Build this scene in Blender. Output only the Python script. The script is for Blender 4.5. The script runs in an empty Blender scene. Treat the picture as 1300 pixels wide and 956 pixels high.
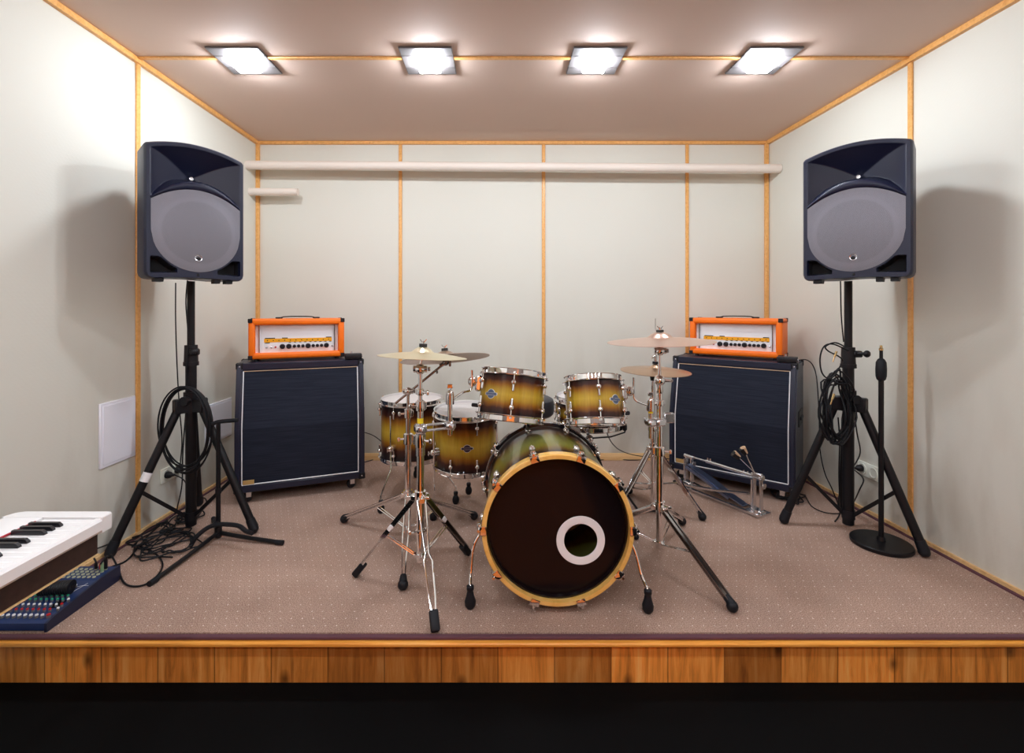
import bpy, bmesh, math, random
from mathutils import Vector, Matrix, noise
C = bpy.context.scene.collection
PI = math.pi
V = Vector
rnd = random.Random(7)

# ---------------------------------------------------------------- camera constants (metres; z = 0 is the stage top)
EYE, FPX, CX, CY = 1.2, 600.0, 632.0, 391.0
def at(px, py, Y):            # a point read off the photograph at depth Y
    return V(((px-CX)*Y/FPX, Y, EYE-(py-CY)*Y/FPX))
def fl(px, py, z=0.0):        # the same for a point standing at height z
    return at(px, py, (EYE-z)*FPX/(py-CY))

# ---------------------------------------------------------------- materials
MATS = {}
def mat(name, col=(.8,.8,.8), rough=.5, metal=0.0, coat=0.0, spec=.5, emit=None, estr=0.0):
    if name in MATS: return MATS[name]
    m = bpy.data.materials.new(name); m.use_nodes = True
    b = m.node_tree.nodes['Principled BSDF']
    b.inputs['Base Color'].default_value = (*col, 1)
    b.inputs['Roughness'].default_value = rough
    b.inputs['Metallic'].default_value = metal
    b.inputs['Coat Weight'].default_value = coat
    b.inputs['Coat Roughness'].default_value = .04
    b.inputs['Specular IOR Level'].default_value = spec
    if emit:
        b.inputs['Emission Color'].default_value = (*emit, 1)
        b.inputs['Emission Strength'].default_value = estr
    MATS[name] = m
    return m
class NT:
    def __init__(s, m): s.m = m; s.t = m.node_tree; s.b = s.t.nodes['Principled BSDF']
    def n(s, typ, **kw):
        nd = s.t.nodes.new(typ)
        for k, v in kw.items():
            if k.startswith('i_'): nd.inputs[k[2:].replace('_', ' ')].default_value = v
            else: setattr(nd, k, v)
        return nd
    def l(s, a, b): s.t.links.new(a, b)
    def coord(s, scale=(1,1,1), rot=(0,0,0), kind='Object'):
        tc = s.n('ShaderNodeTexCoord'); mp = s.n('ShaderNodeMapping')
        mp.inputs['Scale'].default_value = scale; mp.inputs['Rotation'].default_value = rot
        s.l(tc.outputs[kind], mp.inputs['Vector']); return mp.outputs['Vector']
    def ramp(s, fac, stops, interp='LINEAR'):
        r = s.n('ShaderNodeValToRGB'); r.color_ramp.interpolation = interp
        e = r.color_ramp.elements
        while len(e) < len(stops): e.new(.5)
        for k, (p, c) in enumerate(stops): e[k].position = p; e[k].color = (*c, 1) if len(c) == 3 else c
        s.l(fac, r.inputs['Fac']); return r.outputs['Color']
    def math(s, op, a, b=None, c=None):
        nd = s.n('ShaderNodeMath', operation=op)
        for i, v in enumerate((a, b, c)):
            if v is None: continue
            if isinstance(v, (int, float)): nd.inputs[i].default_value = v
            else: s.l(v, nd.inputs[i])
        return nd.outputs[0]
    def mix(s, fac, a, b, mode='MIX'):
        nd = s.n('ShaderNodeMix', data_type='RGBA', blend_type=mode)
        for sock, v in ((nd.inputs['Factor'], fac), (nd.inputs[6], a), (nd.inputs[7], b)):
            if isinstance(v, (int, float)): sock.default_value = v
            elif isinstance(v, tuple): sock.default_value = (*v, 1)
            else: s.l(v, sock)
        return nd.outputs[2]
    def bump(s, h, strength=.2, dist=.002):
        bp = s.n('ShaderNodeBump'); bp.inputs['Strength'].default_value = strength; bp.inputs['Distance'].default_value = dist
        s.l(h, bp.inputs['Height']); s.l(bp.outputs[0], s.b.inputs['Normal'])

def wall_mat(name, base, dirt):
    m = mat(name, base, .75); t = NT(m)
    v = t.coord()
    n1 = t.n('ShaderNodeTexNoise'); n1.inputs['Scale'].default_value = 2.2; n1.inputs['Detail'].default_value = 5
    mp = t.coord((1.6, 1.6, .5)); t.l(mp, n1.inputs['Vector'])
    sx = t.n('ShaderNodeSeparateXYZ'); t.l(v, sx.inputs[0])
    low = t.n('ShaderNodeMapRange'); low.inputs['From Min'].default_value = 1.1; low.inputs['From Max'].default_value = 0.0
    t.l(sx.outputs[2], low.inputs['Value'])
    smudge = t.ramp(n1.outputs['Fac'], [(.46, (0,0,0)), (.66, (1,1,1))])
    f = t.math('MULTIPLY', t.math('MULTIPLY', smudge, low.outputs[0]), .65)
    n2 = t.n('ShaderNodeTexNoise'); n2.inputs['Scale'].default_value = 1.3; t.l(v, n2.inputs['Vector'])
    c0 = t.mix(t.math('MULTIPLY', n2.outputs['Fac'], .5), base, tuple(x*.93 for x in base))
    t.l(t.mix(f, c0, dirt), t.b.inputs['Base Color'])
    # embossed basket-weave wallpaper
    w1 = t.n('ShaderNodeTexWave', wave_type='BANDS', bands_direction='DIAGONAL'); w1.inputs['Scale'].default_value = 26; w1.inputs['Distortion'].default_value = .3
    w2 = t.n('ShaderNodeTexWave', wave_type='BANDS', bands_direction='Z'); w2.inputs['Scale'].default_value = 20
    t.l(v, w1.inputs['Vector']); t.l(v, w2.inputs['Vector'])
    t.bump(t.math('MULTIPLY', w1.outputs['Fac'], w2.outputs['Fac']), .09, .001)
    return m
M_WALL = wall_mat('wallpaper', (.715, .71, .635), (.40, .35, .27))
M_CEIL = wall_mat('ceiling_paper', (.68, .52, .435), (.68, .52, .435))

def wood_mat(name, c1, c2, c3=None, scale=(18, 18, 1.6), rough=.4, planks=0.0, coat=.0):
    m = mat(name, c1, rough, coat=coat); t = NT(m)
    v = t.coord(scale)
    n = t.n('ShaderNodeTexNoise'); n.inputs['Scale'].default_value = 2.0; n.inputs['Detail'].default_value = 8; n.inputs['Roughness'].default_value = .65
    n.inputs['Distortion'].default_value = .6
    t.l(v, n.inputs['Vector'])
    c = t.ramp(n.outputs['Fac'], [(.30, c2), (.5, c1), (.70, c3 or c1)])
    if planks:
        o = t.coord(); s = t.n('ShaderNodeSeparateXYZ'); t.l(o, s.inputs[0])
        u = t.math('DIVIDE', s.outputs[0], planks)
        idx = t.math('FLOOR', u); fr = t.math('FRACT', u)
        wn = t.n('ShaderNodeTexWhiteNoise', noise_dimensions='1D'); t.l(idx, wn.inputs['W'])
        tone = t.ramp(wn.outputs['Value'], [(0, (.55,.50,.48)), (.5, (.95,.9,.85)), (1, (1.3,1.2,1.1))])
        c = t.mix(1.0, c, tone, 'MULTIPLY')
        # shift the grain per plank, dark knots
        cmb = t.n('ShaderNodeCombineXYZ'); t.l(t.math('MULTIPLY', wn.outputs['Value'], 37.), cmb.inputs[1])
        va = t.n('ShaderNodeVectorMath', operation='ADD'); t.l(v, va.inputs[0]); t.l(cmb.outputs[0], va.inputs[1]); t.l(va.outputs[0], n.inputs['Vector'])
        k = t.n('ShaderNodeTexVoronoi', voronoi_dimensions='2D'); k.inputs['Scale'].default_value = 3.4
        t.l(t.coord((1.3,1,.8), (PI/2,0,0)), k.inputs['Vector'])
        kk = t.ramp(k.outputs['Distance'], [(.015, (.14,.10,.08)), (.11, (1,1,1))])
        c = t.mix(.8, c, kk, 'MULTIPLY')
        seam = t.ramp(fr, [(0, (.25,.2,.18)), (.015, (1,1,1)), (.985, (1,1,1)), (1, (.25,.2,.18))])
        c = t.mix(1.0, c, seam, 'MULTIPLY')
    t.l(c, t.b.inputs['Base Color'])
    return m
M_TRIM = wood_mat('pine_trim', (.80, .42, .13), (.66, .31, .075), (.88, .50, .19), (30, 30, 30), .35)
M_SKIRT = wood_mat('pine_skirting', (.80, .52, .24), (.68, .40, .15), (.86, .60, .30), (2, 30, 40), .4)
M_NOSE = wood_mat('stage_nosing_wood', (.90, .38, .06), (.70, .25, .03), (.98, .48, .11), (1.5, 20, 50), .35)
M_PLANK = wood_mat('stage_front_laminate', (.80, .31, .055), (.38, .13, .025), (.95, .50, .15), (16, 16, 1.1), .42, planks=.208)
M_DOOR = wood_mat('orange_door_wood', (.90, .22, .02), (.80, .16, .012), (.98, .30, .04), (12, 12, 1.0), .5)

def carpet_mat():
    m = mat('stage_carpet', (.36, .25, .215), .95, spec=.15); t = NT(m)
    v = t.coord()
    n = t.n('ShaderNodeTexNoise'); n.inputs['Scale'].default_value = 260; n.inputs['Detail'].default_value = 3; t.l(v, n.inputs['Vector'])
    n2 = t.n('ShaderNodeTexNoise'); n2.inputs['Scale'].default_value = 3; n2.inputs['Detail'].default_value = 4; t.l(v, n2.inputs['Vector'])
    c = t.ramp(n.outputs['Fac'], [(.32, (.25,.15,.115)), (.5, (.44,.30,.235)), (.68, (.66,.48,.39))])
    c = t.mix(.35, c, t.ramp(n2.outputs['Fac'], [(.35, (.70,.66,.66)), (.65, (1.12,1.1,1.08))]), 'MULTIPLY')
    # fine woven rows
    w = t.n('ShaderNodeTexWave', wave_type='BANDS', bands_direction='Y'); w.inputs['Scale'].default_value = 38; w.inputs['Distortion'].default_value = 1.5; w.inputs['Detail Scale'].default_value = 30
    t.l(v, w.inputs['Vector'])
    c = t.mix(.18, c, t.ramp(w.outputs['Fac'], [(0, (.5,.5,.5)), (1, (1.1,1.1,1.1))]), 'MULTIPLY')
    # staggered pale flecks
    s = t.n('ShaderNodeSeparateXYZ'); t.l(v, s.inputs[0])
    P = .042
    a = t.math('DIVIDE', s.outputs[0], P); b = t.math('DIVIDE', s.outputs[1], P)
    row = t.math('MULTIPLY', t.math('FLOOR', b), .5)
    fx = t.math('ABSOLUTE', t.math('SUBTRACT', t.math('FRACT', t.math('ADD', a, row)), .5))
    fy = t.math('ABSOLUTE', t.math('SUBTRACT', t.math('FRACT', b), .5))
    d = t.math('ADD', fx, t.math('MULTIPLY', fy, .8))
    dot = t.math('LESS_THAN', d, .07)
    ns = t.n('ShaderNodeTexNoise'); ns.inputs['Scale'].default_value = 14; t.l(v, ns.inputs['Vector'])
    dm = t.math('MULTIPLY', dot, t.ramp(ns.outputs['Fac'], [(.35, (.25,.25,.25)), (.6, (1,1,1))]))
    c = t.mix(dm, c, (.86, .76, .68))
    t.l(c, t.b.inputs['Base Color'])
    t.bump(n.outputs['Fac'], .5, .004)
    return m
M_CARPET = carpet_mat()
M_BIND = mat('carpet_binding', (.115, .045, .06), .9)
M_HALL = wood_mat('hall_floor_laminate', (.52, .13, .012), (.42, .09, .008), (.60, .17, .02), (1.2, 12, 12), .35)
M_HALLWALL = mat('hall_rear_wall_paint', (.16, .12, .10), .8)
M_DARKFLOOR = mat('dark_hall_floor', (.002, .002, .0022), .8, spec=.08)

def tolex(name, col, rough=.45):
    m = mat(name, col, rough); t = NT(m)
    n = t.n('ShaderNodeTexVoronoi'); n.inputs['Scale'].default_value = 420; t.l(t.coord(), n.inputs['Vector'])
    t.bump(n.outputs['Distance'], .35, .001); return m
M_TOLEX = tolex('navy_black_tolex', (.010, .014, .034), .36)
M_ORANGE = tolex('orange_tolex', (1.0, .185, .0), .45)
def cloth_mat():
    m = mat('speaker_cloth', (.006, .009, .022), .75, spec=.25); t = NT(m)
    w = t.n('ShaderNodeTexNoise'); w.inputs['Scale'].default_value = 6; w.inputs['Detail'].default_value = 6
    t.l(t.coord((1, 1, 30)), w.inputs['Vector'])
    t.l(t.ramp(w.outputs['Fac'], [(.35, (.007,.010,.021)), (.65, (.015,.020,.038))]), t.b.inputs['Base Color'])
    n = t.n('ShaderNodeTexWave', bands_direction='Z'); n.inputs['Scale'].default_value = 160; t.l(t.coord(), n.inputs['Vector'])
    t.bump(n.outputs['Fac'], .3, .001); return m
M_CLOTH = cloth_mat()
M_CHROME = mat('chrome', (.86, .86, .87), .07, 1.0)
M_STEEL = mat('brushed_steel', (.72, .73, .76), .25, 1.0)
M_DCHROME = mat('dark_chrome', (.33, .31, .31), .14, 1.0)
M_BLACK = mat('black_powder_coat', (.004, .004, .006), .42, spec=.35)
M_BLACKPL = mat('black_plastic', (.005, .005, .008), .45, spec=.4)
M_RUBBER = mat('black_rubber', (.005, .006, .010), .55, spec=.35)
M_CABLE = mat('black_cable', (.004, .005, .008), .5, spec=.35)
M_NAVYPL = tolex('speaker_housing_plastic', (.005, .008, .032), .38)
M_PORT = mat('port_black', (.004, .004, .006), .8)
M_WHITEPL = mat('white_plastic', (.90, .90, .92), .35)
M_IVORY = mat('socket_plastic', (.85, .88, .78), .4)
M_PANEL = mat('access_panel_white', (.88, .89, .97), .4)
M_PIPE = mat('white_wrapped_pipe', (.78, .70, .62), .6)
M_GOLD = mat('brass_plate', (.75, .52, .20), .35, .6)
M_BRASSPIN = mat('brass_tip', (.80, .62, .30), .25, 1.0)
M_LAMPFRAME = mat('lamp_frame_grey', (.10, .09, .09), .5)
M_LAMP = mat('lamp_diffuser', (1,1,1), .5, emit=(.86, .92, 1.0), estr=100.0)
M_LAMP2 = mat('hall_lamp_diffuser', (1,1,1), .5, emit=(.86, .92, 1.0), estr=80.0)
M_WHITEKEY = mat('piano_white', (.86, .86, .86), .25)
M_BLACKKEY = mat('piano_black_key', (.012,.012,.015), .25)
M_DARKWOOD = wood_mat('dark_brown_wood', (.030, .014, .012), (.018, .009, .008), (.042, .020, .016), (3, 30, 30), .45)
M_MIXBLUE = mat('mixer_navy_panel', (.012, .035, .13), .38)
M_YELLOW = mat('yellow_band', (.95, .75, .03), .4)
M_WOODHOOP = wood_mat('maple_hoop', (.88, .52, .14), (.80, .44, .09), (.92, .60, .20), (10, 10, 10), .22, coat=.6)
M_DARKHOOP = mat('dark_hoop_lacquer', (.015, .014, .02), .12, coat=1.0)
M_HEADBLK = mat('black_drum_head', (.008, .005, .006), .12, spec=.2)
M_HEADWHT = mat('coated_drum_head', (.66, .62, .60), .55)
M_HEADCLR = mat('frosted_drum_head', (.30, .26, .25), .25)
M_BADGE = mat('badge_blue', (.09, .13, .22), .3)
M_BADGERIM = mat('badge_rim', (.75, .75, .72), .3)
M_TAN = mat('tan_felt', (.62, .42, .26), .8)
M_RED = mat('red_plastic', (.55, .01, .015), .35)
M_GREENPL = mat('green_plastic', (.02, .42, .22), .4)
M_TEAL = mat('pale_green_plug', (.25, .40, .22), .5)
M_GREYPL = mat('grey_plastic', (.16,.16,.17), .5)
M_REDFELT = mat('red_felt', (.5, .03, .05), .9)

def burst_mat(name, half, mode='sun'):
    """lacquered veneer: golden olive waist running to dark brown at both ends of the shell (local z)"""
    m = mat(name, (.3,.2,.05), .3, coat=.6, spec=.15); t = NT(m)
    v = t.coord(); s = t.n('ShaderNodeSeparateXYZ'); t.l(v, s.inputs[0])
    n = t.n('ShaderNodeTexNoise'); n.inputs['Scale'].default_value = 3; n.inputs['Detail'].default_value = 6; t.l(t.coord((10, 10, 1.2)), n.inputs['Vector'])
    z = t.math('ABSOLUTE', t.math('DIVIDE', s.outputs[2], half))
    z = t.math('ADD', z, t.math('MULTIPLY', t.math('SUBTRACT', n.outputs['Fac'], .5), .22))
    if mode == 'sun':
        st = [(.0, (.60,.41,.05)), (.18, (.50,.32,.03)), (.37, (.30,.12,.010)), (.54, (.060,.014,.007)), (.74, (.012,.004,.005)), (1, (.006,.003,.004))]
    else:
        st = [(.0, (.30,.31,.07)), (.28, (.23,.22,.03)), (.48, (.15,.08,.012)), (.66, (.03,.012,.010)), (1, (.008,.004,.005))]
    c = t.ramp(z, st)
    n3 = t.n('ShaderNodeTexNoise'); n3.inputs['Scale'].default_value = 4; n3.inputs['Detail'].default_value = 7; t.l(t.coord((40, 40, 3)), n3.inputs['Vector'])
    c = t.mix(.28, c, t.ramp(n3.outputs['Fac'], [(.3, (.62,.6,.55)), (.7, (1.25,1.25,1.2))]), 'MULTIPLY')
    t.l(c, t.b.inputs['Base Color']); return m

def cymbal_mat(name, col, rough):
    m = mat(name, col, rough, 1.0); t = NT(m)
    v = t.coord(); s = t.n('ShaderNodeSeparateXYZ'); t.l(v, s.inputs[0])
    r = t.math('SQRT', t.math('ADD', t.math('MULTIPLY', s.outputs[0], s.outputs[0]), t.math('MULTIPLY', s.outputs[1], s.outputs[1])))
    w = t.math('SINE', t.math('MULTIPLY', r, 1800.))
    t.bump(w, .12, .0006)
    n = t.n('ShaderNodeTexNoise'); n.inputs['Scale'].default_value = 12; t.l(v, n.inputs['Vector'])
    t.l(t.mix(t.math('MULTIPLY', n.outputs['Fac'], .4), col, tuple(x*.75 for x in col)), t.b.inputs['Base Color'])
    return m

def grille_mat():
    m = mat('speaker_grille_metal', (.14, .14, .165), .45, .3); t = NT(m)
    v = t.coord(); s = t.n('ShaderNodeSeparateXYZ'); t.l(v, s.inputs[0])
    P = .0042
    a = t.math('DIVIDE', s.outputs[0], P); b = t.math('DIVIDE', s.outputs[2], P*.866)
    row = t.math('MULTIPLY', t.math('FLOOR', b), .5)
    fx = t.math('SUBTRACT', t.math('FRACT', t.math('ADD', a, row)), .5)
    fz = t.math('SUBTRACT', t.math('FRACT', b), .5)
    d = t.math('ADD', t.math('MULTIPLY', fx, fx), t.math('MULTIPLY', fz, fz))
    hole = t.math('LESS_THAN', d, .07)
    # the woofer's cone and its paler rim show through the perforations
    zz = t.math('SUBTRACT', s.outputs[2], .225)
    r = t.math('SQRT', t.math('ADD', t.math('MULTIPLY', s.outputs[0], s.outputs[0]), t.math('MULTIPLY', zz, zz)))
    behind = t.ramp(r, [(0, (.045,.045,.055)), (.146, (.045,.045,.055)), (.152, (.15,.15,.175)), (.166, (.15,.15,.175)), (.174, (.09,.09,.11)), (1, (.09,.09,.11))])
    t.l(t.mix(hole, (.23, .225, .26), behind), t.b.inputs['Base Color'])
    return m
M_GRILLE = grille_mat()

# ---------------------------------------------------------------- mesh builder
def frame(d):
    d = d.normalized(); a = V((0,0,1)) if abs(d.z) < .95 else V((1,0,0))
    x = a.cross(d).normalized(); y = d.cross(x); return x, y
class MB:
    def __init__(s): s.bm = bmesh.new(); s.mi = 0
    def _m(s, fs):
        for f in fs: f.material_index = s.mi
    def use(s, i): s.mi = i; return s
    def box(s, c, size, bev=0.0, M=None, seg=1):
        r = bmesh.ops.create_cube(s.bm, size=1.0); vs = r['verts']
        for v in vs: v.co = V((v.co.x*size[0], v.co.y*size[1], v.co.z*size[2]))
        fs = list({f for v in vs for f in v.link_faces}); s._m(fs)
        if bev > 0:
            es = list({e for v in vs for e in v.link_edges})
            rr = bmesh.ops.bevel(s.bm, geom=es, offset=bev, segments=seg, affect='EDGES', profile=.5)
            vs = list({v for f in rr['faces'] for v in f.verts} | {v for v in vs if v.is_valid})
            s._m(rr['faces'])
        T = Matrix.Translation(V(c)) @ (M.to_4x4() if M else Matrix())
        for v in vs: v.co = T @ v.co
        return s
    def rings(s, rings, cap0=True, cap1=True, closed=True):
        vr = [[s.bm.verts.new(p) for p in r] for r in rings]; fs = []
        n = len(vr[0])
        for a, b in zip(vr, vr[1:]):
            for i in range(n if closed else n-1):
                j = (i+1) % n; fs.append(s.bm.faces.new((a[i], a[j], b[j], b[i])))
        if cap0 and closed: fs.append(s.bm.faces.new(list(reversed(vr[0]))))
        if cap1 and closed: fs.append(s.bm.faces.new(vr[-1]))
        s._m(fs); return vr
    def cyl(s, p0, p1, r0, r1=None, seg=12, cap=True):
        p0, p1 = V(p0), V(p1); r1 = r0 if r1 is None else r1
        x, y = frame(p1-p0)
        rg = [[p + (x*math.cos(2*PI*k/seg) + y*math.sin(2*PI*k/seg))*r for k in range(seg)] for p, r in ((p0, r0), (p1, r1))]
        s.rings(rg, cap, cap); return s
    def tube(s, pts, r, seg=8, cap=True, smooth=0, closed=False, rr=None):
        pts = [V(p) for p in pts]
        if smooth: pts = spline(pts, smooth, closed)
        n = len(pts); out = []
        tan = []
        for i in range(n):
            a = pts[(i-1) % n] if closed else pts[max(i-1, 0)]; b = pts[(i+1) % n] if closed else pts[min(i+1, n-1)]
            d = b-a; tan.append(d.normalized() if d.length > 1e-9 else V((0,0,1)))
        x, y = frame(tan[0])
        for i in range(n):
            t = tan[i]; x = (x - t*x.dot(t)); x = x.normalized() if x.length > 1e-6 else frame(t)[0]; y = t.cross(x)
            q = rr[i] if rr else r
            out.append([pts[i] + (x*math.cos(2*PI*k/seg) + y*math.sin(2*PI*k/seg))*q for k in range(seg)])
        if closed: out.append(out[0][:]); s.rings(out, False, False)
        else: s.rings(out, cap, cap)
        return s
    def strip(s, pts, w, th, side):
        """flat bar along pts, width w along 'side', thickness th"""
        pts = [V(p) for p in pts]; out = []
        for i, p in enumerate(pts):
            t = (pts[min(i+1, len(pts)-1)] - pts[max(i-1, 0)]).normalized()
            sd = V(side); sd = (sd - t*sd.dot(t)).normalized(); u = t.cross(sd)
            ww = w[i] if isinstance(w, (list, tuple)) else w
            out.append([p+sd*ww/2+u*th/2, p-sd*ww/2+u*th/2, p-sd*ww/2-u*th/2, p+sd*ww/2-u*th/2])
        s.rings(out); return s
    def lathe(s, prof, c=(0,0,0), ax=(0,0,1), seg=24, closed=False, a0=0.0):
        c = V(c); ax = V(ax).normalized()
        if abs(ax.z) > .999: x, y = V((1,0,0)), V((0,1 if ax.z > 0 else -1,0))
        else: x, y = frame(ax)
        P = list(prof) + ([prof[0]] if closed else [])
        out = [[c + ax*h + (x*math.cos(a0+2*PI*k/seg) + y*math.sin(a0+2*PI*k/seg))*max(r, 1e-5) for k in range(seg)] for r, h in P]
        s.rings(out, not closed and prof[0][0] > 1e-4, not closed and prof[-1][0] > 1e-4); return s
    def ball(s, c, r, seg=12, sq=(1,1,1)):
        m = bmesh.ops.create_uvsphere(s.bm, u_segments=seg, v_segments=max(6, seg//2+1), radius=1)
        fs = set()
        for v in m['verts']:
            v.co = V((v.co.x*r*sq[0], v.co.y*r*sq[1], v.co.z*r*sq[2])) + V(c); fs |= set(v.link_faces)
        s._m(fs); return s
    def prism(s, poly, a, b, axis='y'):
        """polygon in the other two axes extruded a..b along axis"""
        def P(u, w, t): return V((u, t, w)) if axis == 'y' else (V((t, u, w)) if axis == 'x' else V((u, w, t)))
        s.rings([[P(u, w, a) for u, w in poly], [P(u, w, b) for u, w in poly]]); return s
    def xf(s, M):
        bmesh.ops.transform(s.bm, matrix=M, verts=s.bm.verts); return s
    def build(s, name, m, parent=None, smooth=True, origin=None, sharp=.62):
        bm = s.bm
        bmesh.ops.recalc_face_normals(bm, faces=bm.faces)
        if origin is not None: bmesh.ops.translate(bm, vec=-V(origin), verts=bm.verts)
        bm.normal_update()
        if smooth:
            for f in bm.faces: f.smooth = True
            for e in bm.edges:
                if len(e.link_faces) == 2: e.smooth = e.calc_face_angle(0) < sharp
        me = bpy.data.meshes.new(name); bm.to_mesh(me); bm.free()
        for x in (m if isinstance(m, (list, tuple)) else [m]): me.materials.append(x)
        o = bpy.data.objects.new(name, me); C.objects.link(o)
        if parent is not None: o.parent = parent
        return o
def spline(pts, k=6, closed=False):
    n = len(pts); out = []
    g = (lambda i: pts[i % n]) if closed else (lambda i: pts[min(max(i, 0), n-1)])
    for i in range(n if closed else n-1):
        p0, p1, p2, p3 = g(i-1), g(i), g(i+1), g(i+2)
        for j in range(k):
            t = j/k
            out.append(.5*((2*p1) + (p2-p0)*t + (2*p0-5*p1+4*p2-p3)*t*t + (3*p1-p0-3*p2+p3)*t**3))
    if not closed: out.append(pts[-1])
    return out
def tag(o, label, cat, group=None, kind=None):
    o['label'] = label; o['category'] = cat
    if group: o['group'] = group
    if kind: o['kind'] = kind
    return o
def thing(name, label, cat, loc=(0,0,0), rot=(0,0,0), group=None):
    o = bpy.data.objects.new(name, None); C.objects.link(o); o.location = loc; o.rotation_euler = rot
    o.empty_display_size = .05
    return tag(o, label, cat, group)
def put(o, loc):              # a one-mesh thing gets its origin at loc (mesh already local)
    o.location = loc; return o
def kids(o): return [c for c in bpy.data.objects if c.parent == o]
def dup(root, loc, rot, label):
    r = root.copy(); C.objects.link(r); r.location = loc; r.rotation_euler = rot; r['label'] = label
    for ch in kids(root):
        c = ch.copy(); C.objects.link(c); c.parent = r
        for g in kids(ch):
            d = g.copy(); C.objects.link(d); d.parent = c
    return r
def struct(name, mb, m, label=None, cat=None):
    o = mb.build(name, m); o['kind'] = 'structure'
    if label: o['label'] = label
    if cat: o['category'] = cat
    return o
# ================================================================ the room
XL, XR, YB, ZC, ZF, YS, YR = -1.90, 2.13, 3.73, 2.512, -.175, 1.735, -1.6
XRF = XR + .12*(YB-YR)/(YB-1.9)*.45                      # the right wall splays slightly towards the hall
def quadwall(name, p, th, m):                             # p: four corners, extruded along th
    b = MB(); th = V(th); b.rings([[V(q) for q in p], [V(q)+th for q in p]]); return struct(name, b, m)
quadwall('wall_back', [(XL-.1,YB,ZF),(XR+.1,YB,ZF),(XR+.1,YB,ZC),(XL-.1,YB,ZC)], (0,.1,0), M_WALL)
quadwall('wall_left', [(XL,YR,ZF),(XL,YB+.1,ZF),(XL,YB+.1,ZC),(XL,YR,ZC)], (-.1,0,0), M_WALL)
quadwall('wall_right', [(XRF,YR,ZF),(XR,YB,ZF),(XR,YB,ZC),(XRF,YR,ZC)], (.1,0,0), M_WALL)
quadwall('wall_front', [(XL-.1,YR,ZF),(XRF+.1,YR,ZF),(XRF+.1,YR,ZC),(XL-.1,YR,ZC)], (0,-.1,0), M_HALLWALL)
quadwall('ceiling', [(XL-.1,YR-.1,ZC),(XRF+.2,YR-.1,ZC),(XRF+.2,YB+.1,ZC),(XL-.1,YB+.1,ZC)], (0,0,.08), M_CEIL)
def xr(y): return XR + (XRF-XR)*(YB-y)/(YB-YR)
struct('floor', MB().box(((XL+XR)/2+.05,(YS+YB)/2+.006,-.01), (XR-XL+.16, YB-YS-.012, .02)), M_CARPET)
YM = 1.42
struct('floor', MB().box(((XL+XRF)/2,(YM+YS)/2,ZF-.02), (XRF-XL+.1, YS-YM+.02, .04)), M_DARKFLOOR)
struct('floor', MB().box((.05,(YR+YM)/2-.005,ZF-.02), (1.20, YM-YR-.01, .04)), M_HALL)
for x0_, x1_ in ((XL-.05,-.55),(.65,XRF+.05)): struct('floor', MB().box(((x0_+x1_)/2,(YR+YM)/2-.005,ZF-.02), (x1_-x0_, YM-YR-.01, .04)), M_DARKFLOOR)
struct('trim_1', MB().box(((XL+XR)/2+.05,YS-.006,-.0035), (XR-XL+.19, .020, .012), .003), M_BIND)          # maroon carpet binding
struct('trim_2', MB().box(((XL+XR)/2+.05,YS-.010,-.0175), (XR-XL+.19, .045, .015), .004), M_NOSE)           # stage nosing
struct('wall_stage', MB().box(((XL+XR)/2+.05,YS+.01,(ZF-.024)/2), (XR-XL+.19, .02, -ZF-.024), 0), M_PLANK)
# unseen doors added behind the camera so their orange wood shows in the chrome
d = MB().box((.1,YR+.022,ZF+1.05), (1.5,.04,2.1), .004); d.box((-.67,YR+.03,ZF+1.08),(.09,.05,2.2),.004); d.box((.87,YR+.03,ZF+1.08),(.09,.05,2.2),.004)
struct('added_door', d, M_DOOR)
TR = [3]
def trim(c, s, m=M_TRIM, bev=.003):
    struct('trim_%d' % TR[0], MB().box(c, s, bev), m); TR[0] += 1
wz = ZC/2
for px in (508.5, 690, 872): trim(((px-CX)*YB/FPX, YB-.005, wz), (.026,.012,ZC))
trim((XL+.012, YB-.012, wz), (.026,.026,ZC)); trim((XR-.016, YB-.012, wz), (.026,.026,ZC))
trim(((XL+XR)/2, YB-.011, ZC-.012), (XR-XL,.024,.026))
trim((XL+.011, (YR+YB)/2, ZC-.014), (.024, YB-YR, .030))
def along_right(y0, y1, z, w, h, m, name=None):
    b = MB(); b.rings([[V((xr(y)-a, y, z+c)) for a, c in ((0,-h/2),(w,-h/2),(w,h/2),(0,h/2))] for y in (y0, y1)])
    if name: struct(name, b, m)
    else: struct('trim_%d' % TR[0], b, m); TR[0] += 1
along_right(YR, YB, ZC-.014, .024, .030, M_TRIM)
trim(((XL+XR)/2+.03, 2.474, ZC-.004), (XR-XL+.1,.026,.010))                    # ceiling batten
trim((XL+.005, 2.489, wz), (.012,.028,ZC)); trim((xr(2.476)-.005, 2.476, wz), (.012,.028,ZC))
trim(((XL+XRF)/2, -.1, ZC-.004), (XRF-XL-.02,.026,.010))
trim((XL+.005, -.1, (ZC+ZF)/2), (.012,.028,ZC-ZF)); trim((xr(-.1)-.005, -.1, (ZC+ZF)/2), (.012,.028,ZC-ZF))
b = MB(); b.prism([(YB, .001), (YB, .055), (YB-.006, .055), (YB-.010, .045), (YB-.013, .02), (YB-.013, .001)], XL, XR, 'x'); struct('baseboard_back', b, M_SKIRT)
struct('baseboard_left', MB().box((XL+.006,(YS+YB)/2,.0135), (.012,YB-YS-.03,.025), .003), M_SKIRT)
struct('trim_30', MB().box((XL+.019,(YS+YB)/2,.004), (.013,YB-YS-.03,.008), .002), M_BIND)
along_right(YS, YB-.01, .0135, .012, .025, M_SKIRT, 'baseboard_right')
along_right(YS, YB-.014, .004, .026, .008, M_BIND, 'trim_31')

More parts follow.
